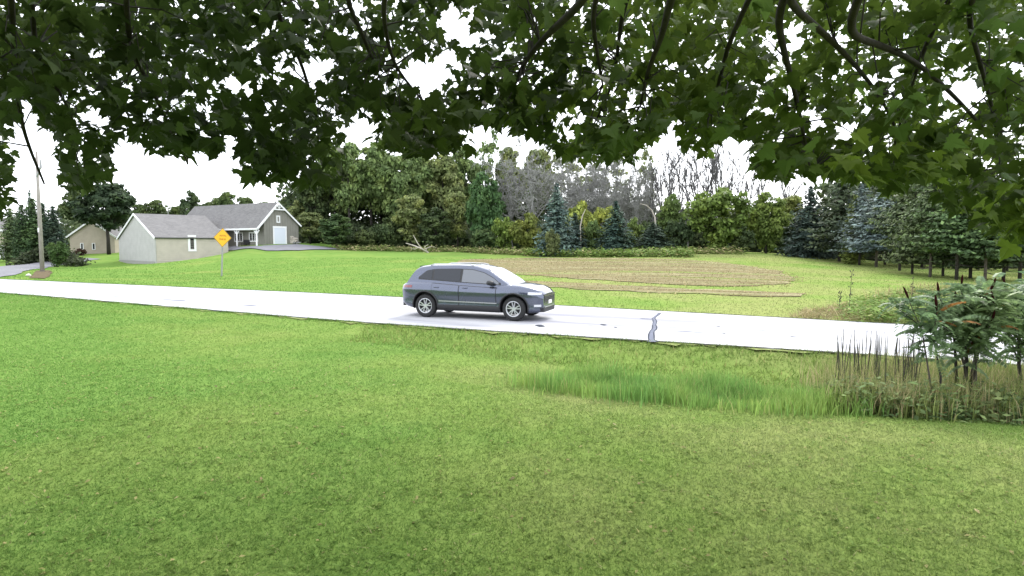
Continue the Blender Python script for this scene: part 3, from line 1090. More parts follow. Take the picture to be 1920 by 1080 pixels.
def bare_mesh(name, H, r, spread, nlimb, depth, up=.8, twig=.03):
    mb = MB()

    def grow(p, d, L, rr, lev):
        k = 3 if lev else 5
        pts, rad = [p], [rr]
        dd = d.copy()
        for i in range(k):
            dd = dd + rng.normal(0, .16 if lev else .05, 3) + np.array((0, 0, .05 * up))
            dd /= np.linalg.norm(dd)
            pts.append(pts[-1] + dd * L / k)
            rad.append(max(twig * .6, rr * (1 - .72 * (i + 1) / k)))
        mb.tube(pts, rad, 5 if lev == 0 else 3, cap=False)
        if lev >= depth:
            return
        nn = nlimb if lev == 0 else max(3, int(nlimb * .5))
        for _ in range(nn):
            t = rng.uniform(.3 if lev == 0 else .15, 1)
            j = min(int(t * k), k - 1)
            q = pts[j] + (pts[j + 1] - pts[j]) * (t * k - j)
            nd = dd * up + rng.normal(0, spread, 3) + np.array((0, 0, .25 * up))
            nd /= np.linalg.norm(nd)
            grow(q, nd, L * rng.uniform(.28, .5), max(twig, rr * .42 * (1 - .5 * t)), lev + 1)
    grow(np.array((0, 0, -.3)), np.array((0, 0, 1.0)), H * .86, r, 0)
    me = mb.mesh(name, True)
    return me


def _dead(i):
    return bare_mesh('trunk', 12, .17, .75, 17, 3, .75, .035), None, 12.0, 3.5


def _slim(i):
    return bare_mesh('trunk', 12, .13, .38, 11, 2, 1.0, .08), None, 12.0, 1.6


protos('broad', 5, _broad)
protos('oval', 3, _oval)
protos('round', 3, _round)
protos('bush', 4, _bush)
protos('sparse', 2, _sparse)
protos('spruce', 3, _spruce)
protos('pine', 4, _pine)
protos('column', 2, _column)
protos('dead', 3, _dead)
protos('slim', 4, _slim)
CNT = {}
NAMES = dict(broad='hardwood_tree', oval='rounded_tree', round='rounded_tree', bush='bush', sparse='thin_tree', spruce='spruce_tree', pine='pine_tree', column='cedar_tree', dead='dead_tree', slim='bare_tree')


def tree(kind, px, Y, top, wpx, col, label, group=None, cat=None, bark='bark', pxtrunk=None, sink=0.0):
    b = base_at(px, Y)
    H = at(px, top, Y)[2] - b[2]
    W = wpx * Y / FPX / 2
    i = CNT.get(kind, 0)
    CNT[kind] = i + 1
    crown, trunk, h0, r0 = PROTO[kind][i % len(PROTO[kind])]
    root = thing(NAMES[kind], label, cat or ('bush' if kind == 'bush' else 'tree'), (b[0], b[1], b[2] - sink), rng.uniform(0, 6.28), group)
    if kind == 'pine':
        W *= rng.uniform(.9, 1.15)
    root.scale = (W / r0, W / r0, H / h0)
    if trunk is None:                                     # leafless: the whole wood is one mesh
        o = put('trunk', crown, M[bark], root)
    else:
        o = put('crown', crown, M['needles' if kind in ('spruce', 'pine', 'column') else 'foliage'], root)
        o.color = (*(v * (1.35 if kind in ('spruce', 'pine', 'column') or max(col) > .15 or col not in (DG, MG, OL, YG) else 1.0) for v in col), 1)
        put('trunk', trunk, M[bark], root)
    return root


DG, MG, OL, YG = (.088, .125, .055), (.130, .180, .070), (.155, .185, .075), (.215, .250, .060)
g_wood = 'tall hardwoods of the dense wood'
for px, Y, top, w, c in [(568, 99, 368, 62, OL), (592, 97, 305, 74, DG), (626, 99, 266, 84, MG), (656, 95, 256, 84, MG), (697, 98, 258, 92, MG), (741, 95, 280, 84, MG), (786, 98, 272, 92, MG),
                         (832, 97, 280, 86, OL), (868, 101, 268, 74, MG), (962, 106, 268, 66, OL), (1005, 112, 268, 70, OL), (715, 104, 268, 80, DG), (660, 105, 290, 84, DG), (790, 105, 300, 84, DG), (850, 107, 300, 80, DG)]:
    tree('broad', px, Y, top, w, c, 'tall green hardwood in the dense wood right of the barn', g_wood, bark='dark_bark')
for px, Y, top, w in [(905, 104, 246, 52), (930, 106, 238, 46)]:
    tree('sparse', px, Y, top, w, MG, 'tall thin tree with sky showing through its open crown', 'thin open crowned trees', bark='dark_bark')
tree('sparse', 1212, 104, 258, 40, OL, 'thin pale tree rising above the grey leafless trees')
for px, Y, top, w in [(1080, 110, 282, 60), (1120, 112, 285, 60), (1160, 112, 292, 60), (1040, 112, 272, 60)]:
    tree('sparse', px, Y, top, w, OL, 'pale green tree standing behind the grey leafless trees', 'trees behind the leafless trees')
# understory of the left wood
for px, Y, top, w, c, lab in [
    (632, 85, 398, 72, (.065, .105, .042), 'rounded dark green tree at the wood edge beside the driveway end'),
    (582, 89, 392, 58, OL, 'olive bushy tree directly right of the barn gable'),
    (690, 87, 428, 54, (.075, .10, .04), 'low bush with a yellowish top left of the fallen branch'),
    (726, 88, 405, 66, DG, 'dark shrubby tree just left of the fallen branch'),
    (772, 88, 356, 74, OL, 'olive tree directly above the fallen branch'),
    (818, 86, 385, 66, DG, 'dark shrubby tree right of the fallen branch'),
    (655, 88, 438, 50, DG, 'small dark shrub between the rounded tree and the yellowish bush'),
    (858, 88, 350, 56, OL, 'olive tree immediately left of the deep green oval tree')]:
    tree('bush' if top > 400 else 'oval', px, Y, top, w, c, lab, bark='dark_bark')
tree('round', 908, 84, 320, 84, (.062, .115, .046), 'deep green oval tree standing in front of the wood', bark='dark_bark')
tree('bush', 905, 82, 425, 60, (.075, .115, .05), 'small green shrub at the foot of the deep green oval tree')
tree('bush', 945, 80, 402, 50, (.115, .165, .04), 'yellow green bush beside the deep green oval tree')
tree('bush', 988, 79, 395, 78, (.14, .165, .045), 'wide olive yellow bush left of the blue spruce')
tree('bush', 1092, 80, 376, 78, YG, 'bright yellow green bush right of the blue spruce')
tree('bush', 1134, 81, 380, 76, YG, 'bright yellow green bush left of the dark spruce')
tree('bush', 1112, 76, 408, 42, (.10, .15, .055), 'pale young tree between the blue spruce and the dark spruce')
tree('bush', 1190, 77, 404, 44, (.12, .165, .05), 'pale green bush right of the dark spruce')
tree('bush', 1038, 70.5, 428, 34, (.12, .14, .06), 'tiny pale tree in front of the blue spruce')
tree('bush', 1222, 78, 410, 56, DG, 'dark low shrub under the arching pale branch')
tree('round', 1257, 78, 362, 58, (.10, .145, .045), 'light green tree left of the big bright round tree')
tree('bush', 1272, 75, 405, 56, (.05, .075, .035), 'dark shrub touching the big bright round tree')
tree('round', 1347, 74, 340, 128, (.115, .165, .042), 'big bright green round tree right of centre', bark='dark_bark')
tree('round', 1436, 74, 358, 88, (.115, .16, .042), 'second bright green tree beside the big round one', bark='dark_bark')
tree('bush', 1392, 73, 420, 50, DG, 'dark shrub between the two bright green trees')
tree('broad', 1486, 84, 362, 84, (.17, .20, .06), 'yellowish tree behind the dark spruce on the right')
tree('bush', 1476, 78, 395, 50, (.06, .085, .045), 'grey green shrub left of the dark spruce on the right')
tree('spruce', 1044, 73, 346, 88, (.075, .115, .105), 'blue grey spruce standing alone before the leafless trees', bark='dark_bark')
tree('spruce', 1078, 76, 400, 70, (.035, .055, .045), 'short dark spruce close behind the blue grey spruce', bark='dark_bark')
tree('spruce', 1154, 74, 378, 84, (.042, .072, .058), 'dark spruce between two yellow green bushes', bark='dark_bark')
tree('spruce', 1225, 74, 418, 92, (.042, .065, .048), 'wide low dark spruce left of the big bright round tree', bark='dark_bark')
# leafless grey trees
tree('dead', 1003, 84, 255, 150, None, 'broad grey dead tree with a dense crown of bare twigs', bark='dead')
for px, Y, top, w in [(960, 90, 285, 90), (1060, 88, 282, 80), (1090, 87, 292, 80), (1117, 89, 296, 76), (1146, 87, 298, 76), (1172, 89, 292, 76), (1196, 87, 305, 70), (1130, 94, 300, 80), (1075, 93, 300, 80), (1215, 92, 330, 70)]:
    tree('dead', px, Y, top, w, None, 'grey leafless tree in the dead stand behind the yellow bushes', 'grey leafless trees', bark='dead')
for px, top in [(1226, 318), (1240, 300), (1252, 296), (1264, 288), (1276, 292), (1290, 285), (1303, 296), (1314, 286), (1327, 290), (1343, 276), (1350, 288), (1366, 312), (1384, 298), (1404, 318), (1425, 322), (1462, 310)]:
    tree('slim', px, rng.uniform(86, 96), top, rng.uniform(26, 40), None, 'slender bare tree standing against the white sky', 'slender bare trees against the sky', bark='thin_wood')
# right hand conifers
for px, Y, top, w, c, lab in [
    (1516, 67, 350, 100, (.033, .050, .042), 'dark pointed spruce at the left end of the conifer row'),
    (1545, 70, 385, 70, (.040, .058, .042), 'dark spruce behind the gap of the conifer row')]:
    tree('spruce', px, Y, top, w, c, lab, bark='dark_bark')
tree('pine', 1574, 62, 312, 104, (.045, .062, .036), 'tall dark conifer right of the pointed spruce', bark='dark_bark')
tree('column', 1600, 58, 368, 40, (.105, .135, .035), 'narrow yellow green cedar beside the silver blue spruce')
tree('pine', 1644, 54.5, 362, 108, (.125, .165, .165), 'silver blue spruce with a bare lower trunk')
tree('pine', 1612, 57, 345, 70, (.085, .11, .105), 'greyish blue conifer behind the silver blue spruce', bark='dark_bark')
g_p = 'pines of the row on the right'
for px, Y, top, w, c in [(1688, 50, 316, 100, (.066, .092, .045)), (1712, 46.5, 325, 92, (.076, .10, .046)), (1746, 44, 312, 104, (.072, .103, .046)), (1770, 45, 330, 92, (.07, .104, .045)),
                         (1796, 41, 335, 108, (.065, .106, .045)), (1822, 43, 338, 98, (.068, .10, .043)), (1850, 40, 335, 108, (.066, .105, .046)), (1884, 41, 338, 104, (.06, .09, .04)), (1915, 40, 340, 112, (.06, .09, .04)),
                         (1730, 56, 305, 100, (.048, .07, .036)), (1780, 58, 312, 100, (.048, .07, .036)), (1660, 60, 318, 96, (.05, .068, .04)), (1835, 57, 320, 104, (.05, .07, .036)), (1890, 58, 325, 104, (.05, .07, .036)), (1700, 63, 320, 90, (.05, .07, .038)), (1955, 46, 335, 112, (.06, .09, .04))]:
    tree('pine', px, Y, top, w, c, 'green pine with a bare lower trunk in the row beyond the sumac', g_p, bark='dark_bark')

# left side
for px, Y, top, w, c in [(22, 86, 392, 44, DG), (45, 84, 385, 42, (.045, .075, .035)), (66, 84, 374, 44, (.05, .085, .035)), (84, 85, 382, 40, (.04, .065, .04)), (103, 84, 388, 42, (.035, .055, .04)), (36, 88, 400, 40, (.04, .06, .04))]:
    tree('column', px, Y, top, w, c, 'tall dark cedar in the clump behind the utility pole', 'cedars behind the utility pole')
tree('spruce', 61, 96, 358, 36, (.05, .08, .055), 'pointed conifer rising behind the cedar clump')
tree('bush', 108, 74, 449, 44, (.055, .095, .03), 'round green bush right of the utility pole')
tree('broad', 204, 96, 330, 118, (.040, .062, .034), 'broad dark shade tree between the two houses', bark='dark_bark')
tree('broad', 150, 118, 352, 66, (.07, .10, .04), 'lighter tree behind the beige house')
tree('oval', 292, 120, 370, 54, (.085, .115, .045), 'rounded tree peeking over the low roof beside the antenna')
tree('oval', 361, 120, 352, 46, (.065, .095, .045), 'taller rounded tree behind the low roof near the ridge step')
for px, top, w in [(405, 366, 50), (432, 356, 54), (462, 364, 56), (335, 378, 40), (262, 378, 40), (500, 374, 50), (545, 366, 50)]:
    tree('broad', px, 124, top, w, (.085, .12, .045), 'green tree showing just above the barn roof', 'trees above the barn roof')
tree('bush', 150, 96, 462, 22, (.075, .045, .03), 'reddish brown low bush against the beige house', sink=.2)


# far wood closing the view: one mass
def far_mass(name, spec, label, s=.8, dens=150):
    Ps = []
    for px0, px1, Y, top in spec:
        for px in np.arange(px0, px1, 9):
            b = base_at(px, Y)
            H = at(px, top + rng.normal(0, 7), Y)[2] - b[2]
            m = int(dens * H / 6)
            p = rng.normal(0, 1, (m, 3)) * [1.2, 1.6, 0] + b
            p[:, 2] = b[2] + H * rng.random(m) ** .8
            Ps.append(p)
    P = np.concatenate(Ps)
    V, F = quads(P, rng.normal(0, .7, P.shape) + [0, -.4, .5], s * rng.uniform(.6, 1.3, len(P)))
    o = put(name, mesh_np(name, V, F), M['foliage'])
    o.color = (.085, .115, .058, 1)
    tag(o, label, kind='stuff')


far_mass('far_woods', [(545, 960, 106, 350), (960, 1220, 108, 375), (1200, 1520, 98, 398), (560, 900, 96, 420), (900, 1500, 92, 425), (1490, 2000, 78, 410), (1556, 2010, 74, 345), (130, 260, 126, 400), (250, 560, 128, 398), (-60, 130, 110, 420)],
         'dense dark wood closing the view behind the separate trees')


# low spreading juniper at the left
def low_hedge():
    root = thing('juniper_hedge', 'low spreading dark juniper in front of the cedar clump', 'hedge', base_at(95, 75))
    P = []
    for px in np.arange(36, 150, 2.0):
        Y = 76 + 5 * math.sin((px - 36) / 114 * 3.14)
        b = base_at(px, Y) - np.array(root.location)
        hgt = 1.5 * (1 - abs((px - 95) / 62) ** 2) + .35
        m = 55
        q = rng.normal(0, 1, (m, 3)) * [.25, .9, 0] + b
        q[:, 2] = b[2] + hgt * rng.random(m)
        P.append(q)
    P = np.concatenate(P)
    V, F = quads(P, rng.normal(0, .5, P.shape) + [0, -.3, .8], .38 * rng.uniform(.6, 1.3, len(P)))
    o = put('foliage', mesh_np('foliage', V, F), M['needles'], root)
    o.color = (.045, .060, .028, 1)


low_hedge()

# arching pale dead branch and fallen branch at the wood edge
p0 = base_at(1228, 76)
mb = MB()
pts = [at(1229, 425, 76), at(1228, 408, 76), at(1222, 394, 76), at(1212, 385, 75.5), at(1200, 382, 75)]
mb.tube([np.array(p) - p0 for p in pts], [.10, .09, .08, .06, .03], 6)
mb.tube([(0, 0, -.2), np.array(pts[0]) - p0], [.12, .10], 6)
o = mb.obj('arching_branch', M['pale_wood'])
o.location = p0
tag(o, 'pale dead branch arching over the dark shrubs', 'branch')
p0 = base_at(1090, 75)
mb = MB()
mb.tube([(0, 0, -.2), at(1088, 425, 75) - p0, at(1092, 405, 75) - p0, at(1098, 392, 75) - p0], [.09, .08, .06, .03], 5)
o = mb.obj('dead_snag', M['pale_wood'])
o.location = p0
tag(o, 'thin pale dead stem between the yellow green bushes', 'branch')
p0 = ground(795, 474)
Yf = p0[1]
mb = MB()
for chain, r in [([(803, 474), (790, 466), (775, 460), (761, 456)], .12), ([(790, 466), (783, 456), (775, 441)], .10), ([(800, 470), (796, 463), (803, 458)], .07), ([(785, 464), (778, 467), (770, 466)], .06), ([(797, 467), (808, 462), (817, 464)], .06)]:
    pp = [at(a, b, Yf + random.uniform(-.5, .5)) - p0 for a, b in chain]
    mb.tube(pp, list(np.linspace(r, r * .35, len(pp))), 6)
o = mb.obj('fallen_branch', M['pale_wood'])
o.location = p0
tag(o, 'bleached fallen branch with upright limbs at the wood edge', 'branch')

ORD = ['first', 'second', 'third', 'fourth', 'fifth', 'sixth', 'seventh', 'eighth', 'ninth', 'tenth', 'eleventh', 'twelfth', 'thirteenth', 'fourteenth', 'fifteenth', 'sixteenth']


def order_labels(group, fmt):
    obs = [o for o in scene.objects if o.get('group') == group]
    obs.sort(key=lambda o: topx(np.array(o.location))[0][0])
    for i, o in enumerate(obs):
        o['label'] = fmt.format('leftmost' if i == 0 else 'rightmost' if i == len(obs) - 1 else ORD[i] + ' from the left')


order_labels('tall hardwoods of the dense wood', 'tall green hardwood of the dense wood right of the barn, {}')
order_labels('pines of the row on the right', 'green pine with a bare lower trunk beyond the sumac, {}')
order_labels('grey leafless trees', 'grey leafless tree of the dead stand behind the bushes, {}')
order_labels('slender bare trees against the sky', 'slender dark bare tree against the white sky, {}')
order_labels('trees above the barn roof', 'green tree showing just above the house roofs, {}')
order_labels('cedars behind the utility pole', 'tall dark cedar in the clump by the utility pole, {}')
order_labels('trees behind the leafless trees', 'pale green tree behind the grey leafless trees, {}')
order_labels('thin open crowned trees', 'tall thin tree with sky showing through its crown, {}')

# ------------------------------------------------------------------ the grey barn with its low wing
def uv_roof(me, u, v, o):
    uvl = me.uv_layers.new(name='UVMap')
    u, v, o = Vector(u), Vector(v), Vector(o)
    for lp in me.loops:
        p = me.vertices[lp.vertex_index].co - o
        uvl.data[lp.index].uv = (p.dot(u), p.dot(v))


def slab(mb, quad, t):
    """quad with thickness t below it"""
    q = [np.array(p, float) for p in quad]
    n = np.cross(q[1] - q[0], q[3] - q[0])
    n /= np.linalg.norm(n)
    if n[2] < 0:
        n = -n
    V = q + [p - n * t for p in q]
    mb.add(V, [(0, 1, 2, 3), (7, 6, 5, 4), (0, 4, 5, 1), (1, 5, 6, 2), (2, 6, 7, 3), (3, 7, 4, 0)])


def roof_obj(name, quad, t, mat, parent):
    mb = MB()
    slab(mb, quad, t)
    me = fix_normals(mb.mesh(name))
    q = [np.array(p, float) for p in quad]
    u = (q[1] - q[0]) / np.linalg.norm(q[1] - q[0])
    v = q[3] - q[0]
    v = v - u * np.dot(u, v)
    v /= np.linalg.norm(v)
    uv_roof(me, u, v, q[0])
    return put(name, me, mat, parent)


def lerp(a, b, t):
    return np.array(a) + (np.array(b) - np.array(a)) * t


def wall_panel(mb, a, b, z0, z1a, z1b, n, t=.06):
    """vertical wall from ground point a to b, top heights z1a..z1b, thickness t behind outward normal n"""
    n = np.array((n[0], n[1], 0.0))
    A0, B0 = np.array((a[0], a[1], z0)), np.array((b[0], b[1], z0))
    A1, B1 = np.array((a[0], a[1], z1a)), np.array((b[0], b[1], z1b))
    V = [A0, B0, B1, A1] + [p - n * t for p in (A0, B0, B1, A1)]
    mb.add(V, [(0, 1, 2, 3), (7, 6, 5, 4), (0, 4, 5, 1), (1, 5, 6, 2), (2, 6, 7, 3), (3, 7, 4, 0)])


def boards(parent, a, b, n, zlo, ztop_fn, mat, pitch, horizontal, name='siding_board', proud=.03):
    """siding boards on a wall: horizontal clapboards or vertical boards, each one an object"""
    a, b, n = np.array(a[:2], float), np.array(b[:2], float), np.array(n[:2], float)
    L = np.linalg.norm(b - a)
    d = (b - a) / L
    out = []
    if horizontal:
        z = zlo
        zmax = max(ztop_fn(t) for t in np.linspace(0, 1, 41))
        while z < zmax - .05:
            ts = [t for t in np.linspace(0, 1, 81) if ztop_fn(t) >= z + pitch * .6]
            if len(ts) > 1:
                p, q = a + d * L * ts[0], a + d * L * ts[-1]
                zt_ = z + pitch * .93
                V = [(*(p + n * proud), z), (*(q + n * proud), z), (*(q + n * .004), zt_), (*(p + n * .004), zt_), (*p, z), (*q, z)]
                out.append((V, [(0, 1, 2, 3), (4, 5, 1, 0), (0, 3, 4), (1, 5, 2)]))
            z += pitch
    else:
        k = int(L / pitch)
        for i in range(k):
            t0, t1 = (i * pitch + .02) / L, min(1, ((i + 1) * pitch - .02) / L)
            p, q = a + d * L * t0, a + d * L * t1
            za, zb = ztop_fn(t0), ztop_fn(t1)
            V = [(*(p + n * proud), zlo), (*(q + n * proud), zlo), (*(q + n * proud), zb), (*(p + n * proud), za), (*p, zlo), (*q, zlo), (*q, zb), (*p, za)]
            out.append((V, [(0, 1, 2, 3), (4, 0, 3, 7), (1, 5, 6, 2), (3, 2, 6, 7)]))
    for V, F in out:
        put(name, mesh_from(name, V, F), mat, parent)


def window(parent, c, d, n, w, h, bars=(1, 1), frame=.12, name='window', deep=.05):
    """window on a wall: centre c, wall direction d, outward normal n"""
    c, d, n = np.array(c, float), np.array((*d[:2], 0.0)), np.array((*n[:2], 0.0))
    up = np.array((0, 0, 1.0))
    mb = MB()

    def bar(u0, u1, v0, v1, t0, t1):
        P = []
        for t in (t0, t1):
            for u, v in ((u0, v0), (u1, v0), (u1, v1), (u0, v1)):
                P.append(c + d * u + up * v + n * t)
        mb.add(P, [(3, 2, 1, 0), (4, 5, 6, 7), (0, 1, 5, 4), (1, 2, 6, 5), (2, 3, 7, 6), (3, 0, 4, 7)])
    W, H = w / 2, h / 2
    bar(-W, W, H - frame, H, 0, deep + .03)
    bar(-W, W, -H, -H + frame, 0, deep + .03)
    bar(-W, -W + frame, -H + frame, H - frame, 0, deep + .028)
    bar(W - frame, W, -H + frame, H - frame, 0, deep + .028)
    for i in range(1, bars[0]):
        u = -W + frame + (w - 2 * frame) * i / bars[0]
        bar(u - .05, u + .05, -H + frame, H - frame, 0, deep + .02)
    for j in range(1, bars[1]):
        v = -H + frame + (h - 2 * frame) * j / bars[1]
        bar(-W + frame, W - frame, v - .03, v + .03, 0, deep + .015)
    fr = put(name, fix_normals(mb.mesh(name)), M['white'], parent)
    mb = MB()
    bar(-W + frame * .9, W - frame * .9, -H + frame * .9, H - frame * .9, .002, deep * .5)
    put('pane', fix_normals(mb.mesh('pane')), M['dark_glass'], fr)
    return fr


def barn():
    root = thing('grey_barn', 'long grey house with a barn gable, white trim and a low wing on the left', 'house')
    r2 = np.array((math.cos(R(-30)), math.sin(R(-30))))          # ridge direction, to the right and nearer
    g2 = np.array((-r2[1], r2[0]))                               # along the gable wall, to the right and away
    front = -g2
    A = np.array(at(480.5, 427, 79))                             # front eave at the gable end
    eave_z = A[2]
    A2 = A[:2]
    w = 7.0
    zg = 2.05                                                    # floor level of the barn
    pk = at(522, 379.5, 82.3)
    ridge_z = pk[2]
    half = 3.35
    bk_eave_z = ridge_z - (ridge_z - eave_z) * .86
    L = 18.0
    inset = 1.15                                                 # front wall stands behind the porch posts
    P = lambda s, t, z: np.array((*(A2 - r2 * s + g2 * t), z))  # s back along the ridge, t across
    ov = .25
    # roofs
    slope = (ridge_z - eave_z) / half
    roof_obj('roof', [P(L, 0, eave_z), P(-ov, 0, eave_z), P(-ov, half, ridge_z), P(L, half, ridge_z)], .14, M['shingle'], root)
    roof_obj('roof', [P(-ov, w, bk_eave_z), P(L, w, bk_eave_z), P(L, half, ridge_z - .003), P(-ov, half, ridge_z - .003)], .14, M['shingle'], root)
    # walls
    fz = lambda t: eave_z - .17 + (ridge_z - eave_z) * (t / half) if t < half else ridge_z - .17 - (ridge_z - bk_eave_z) * ((t - half) / (w - half))
    mb = MB()
    t0, t1 = inset, w - .25
    wall_panel(mb, P(0, t0, 0)[:2], P(0, half, 0)[:2], zg - 1.2, fz(t0), fz(half), r2)
    wall_panel(mb, P(0, half, 0)[:2], P(0, t1, 0)[:2], zg - 1.2, fz(half), fz(t1), r2)
    put('gable_wall', fix_normals(mb.mesh('gable_wall')), M['barn'], root)
    tt_ = lambda u: fz(t0 + (t1 - t0) * u)
    boards(root, P(0, t0, 0), P(0, t1, 0), r2, zg + .02, lambda u: tt_(u) - .03, M['barn'], .42, False)
    mb = MB()
    wall_panel(mb, P(L, inset, 0)[:2], P(.061, inset, 0)[:2], zg - 1.2, eave_z + .25, eave_z + .25, front)
    put('front_wall', fix_normals(mb.mesh('front_wall')), M['barn'], root)
    boards(root, P(9.5, inset, 0), P(.0, inset, 0), front, zg + .02, lambda u: eave_z + .2, M['barn'], .28, True)
    mb = MB()
    wall_panel(mb, P(.061, t1, 0)[:2], P(L, t1, 0)[:2], zg - 1.2, bk_eave_z - .05, bk_eave_z - .05, g2)
    wall_panel(mb, P(L, t0 + .061, 0)[:2], P(L, half, 0)[:2], zg - 2, fz(t0), fz(half), -r2)
    wall_panel(mb, P(L, half, 0)[:2], P(L, t1 - .061, 0)[:2], zg - 2, fz(half), fz(t1), -r2)
    put('back_wall', fix_normals(mb.mesh('back_wall')), M['barn'], root)
    # white barge boards, apex ornament, fascia
    mb = MB()
    mb.beam(P(-ov - .03, -.05, eave_z - .13), P(-ov - .03, half, ridge_z - .13), .06, .26)
    mb.beam(P(-ov - .03, half, ridge_z - .135), P(-ov - .03, w + .03, bk_eave_z - .13), .06, .2)
    put('barge_board', fix_normals(mb.mesh('barge_board')), M['white'], root)
    mb = MB()
    mb.beam(P(-ov - .09, half - .95, ridge_z - .98), P(-ov - .09, half + .95, ridge_z - .98), .07, .16)
    mb.beam(P(-ov - .09, half, ridge_z - .1), P(-ov - .09, half, ridge_z - .9), .09, .09)
    for sx in (-1, 1):
        mb.beam(P(-ov - .1, half + sx * .08, ridge_z - .72), P(-ov - .1, half + sx * .5, ridge_z - .5), .06, .08)
    put('gable_ornament', fix_normals(mb.mesh('gable_ornament')), M['white'], root)
    mb = MB()
    mb.beam(P(L, -.04, eave_z - .14), P(-ov + .02, -.04, eave_z - .14), .06, .22)
    put('fascia', fix_normals(mb.mesh('fascia')), M['white'], root)
    # porch posts with brackets
    for s in (.15, 4.1, 8.0):
        mb = MB()
        p = P(s, .14, 0)
        mb.beam((p[0], p[1], zg - .35), (p[0], p[1], eave_z - .3), .17, .17)
        q = P(s, .14, eave_z - .85)
        for sx in (-1, 1):
            mb.beam(q, P(s + sx * .5, .14, eave_z - .32), .10, .12)
        put('porch_post', fix_normals(mb.mesh('porch_post')), M['white'], root)
    mb = MB()
    mb.beam(P(9.4, .14, eave_z - .2), P(.0, .14, eave_z - .2), .14, .2)
    put('porch_beam', fix_normals(mb.mesh('porch_beam')), M['white'], root)
    mb = MB()
    c = P(4.7, .55, zg - .42)
    mb.box(c, (9.6, 1.35, .84), R(-30))
    put('porch_floor', mb.mesh('porch_floor'), M['concrete'], root)
    # windows of the porch wall and the gable
    window(root, P(2.05, inset, zg + 1.25), r2, front, 1.75, 1.25, (3, 1))
    window(root, P(5.1, inset, zg + 1.25), r2, front, 1.75, 1.25, (3, 1))
    window(root, P(0, half + .05, zg + 3.62), g2, r2, .58, .95, (1, 1), .14)
    # barn door
    dc = P(0, half + .25, zg + 1.28)
    mb = MB()
    dn, dd = np.array((*r2, 0)), np.array((*g2, 0))

    def bx(u0, u1, v0, v1, t0_, t1_):
        Pp = []
        for t in (t0_, t1_):
            for u, v in ((u0, v0), (u1, v0), (u1, v1), (u0, v1)):
                Pp.append(dc + dd * u + np.array((0, 0, v)) + dn * t)
        mb.add(Pp, [(3, 2, 1, 0), (4, 5, 6, 7), (0, 1, 5, 4), (1, 2, 6, 5), (2, 3, 7, 6), (3, 0, 4, 7)])
    bx(-.92, .92, -1.28, 1.18, .005, .05)
    door = put('barn_door', fix_normals(mb.mesh('barn_door')), M['door_white'], root)
    mb = MB()
    for u in (-.99, .99):
        bx(u - .1, u + .1, -1.28, 1.28, .0, .08)
    bx(-1.1, 1.1, 1.18, 1.4, .0, .085)
    put('door_frame', fix_normals(mb.mesh('door_frame')), M['white'], door)
    for k in range(4):
        mb = MB()
        bx(-.86, .86, -1.22 + k * .6, -.66 + k * .6, .05, .062)
        put('door_panel', fix_normals(mb.mesh('door_panel')), M['door_white'], door)

    # ---------------- low wing
    Cc = np.array(at(291, 443.5, 72.6))
    we = Cc[2]
    C2 = Cc[:2]
    dirw = np.array((math.cos(R(47)), math.sin(R(47))))
    lw = np.array((-dirw[1], dirw[0]))                            # across the wing, to the left and away
    side_n, gab_n = -lw, -dirw
    Wd = 14.6
    Lw = 8.4
    # ridge height from its pixel
    rp = C2 + lw * Wd / 2
    rz = at(252, 400, rp[1])[2]
    Q = lambda s, t, z: np.array((*(C2 + dirw * s + lw * t), z))
    roof_obj('roof', [Q(-.15, -.25, we - .1), Q(Lw, -.25, we - .1), Q(Lw, Wd / 2, rz), Q(-.15, Wd / 2, rz)], .14, M['shingle'], root)
    roof_obj('roof', [Q(Lw, Wd + .25, we - .1), Q(-.15, Wd + .25, we - .1), Q(-.15, Wd / 2, rz - .003), Q(Lw, Wd / 2, rz - .003)], .14, M['shingle'], root)
    gz = lambda t: we + (rz - we - .12) * (1 - abs(t / (Wd / 2) - 1))
    mb = MB()
    wall_panel(mb, Q(0, Wd, 0)[:2], Q(0, Wd / 2, 0)[:2], -1.0, we - .12, rz - .17, gab_n)
    wall_panel(mb, Q(0, Wd / 2, 0)[:2], Q(0, 0, 0)[:2], -1.0, rz - .17, we - .12, gab_n)
    put('wing_gable_wall', fix_normals(mb.mesh('wing_gable_wall')), M['blue_wall'], root)
    boards(root, Q(0, Wd, 0), Q(0, 0, 0), gab_n, z1(*C2) + .25, lambda u: gz(Wd * (1 - u)) - .12, M['blue_wall'], .24, True)
    mb = MB()
    wall_panel(mb, Q(.061, 0, 0)[:2], Q(Lw, 0, 0)[:2], -1.0, we - .12, we - .12, side_n)
    put('wing_side_wall', fix_normals(mb.mesh('wing_side_wall')), M['wall'], root)
    boards(root, Q(0, 0, 0), Q(Lw, 0, 0), side_n, z1(*C2) + .25, lambda u: we - .16, M['wall'], .24, True)
    mb = MB()
    wall_panel(mb, Q(.061, Wd, 0)[:2], Q(Lw, Wd, 0)[:2], -1.0, we - .12, we - .12, lw)
    wall_panel(mb, Q(Lw, .061, 0)[:2], Q(Lw, Wd / 2, 0)[:2], -1.0, we - .12, rz - .17, dirw)
    wall_panel(mb, Q(Lw, Wd / 2, 0)[:2], Q(Lw, Wd - .061, 0)[:2], -1.0, rz - .17, we - .12, dirw)
    put('wing_back_wall', fix_normals(mb.mesh('wing_back_wall')), M['wall'], root)
    mb = MB()
    mb.beam(Q(-.19, -.28, we - .2), Q(-.19, Wd / 2, rz - .1), .06, .24)
    mb.beam(Q(-.19, Wd / 2, rz - .105), Q(-.19, Wd + .28, we - .2), .06, .24)
    put('barge_board', fix_normals(mb.mesh('barge_board')), M['white'], root)
    mb = MB()
    for t_ in (.0,):
        mb.beam(Q(-.03, -.03, z1(*C2) - .2), Q(-.03, -.03, we - .2), .12, .12)
    put('corner_board', fix_normals(mb.mesh('corner_board')), M['blue_wall'], root)
    mb = MB()
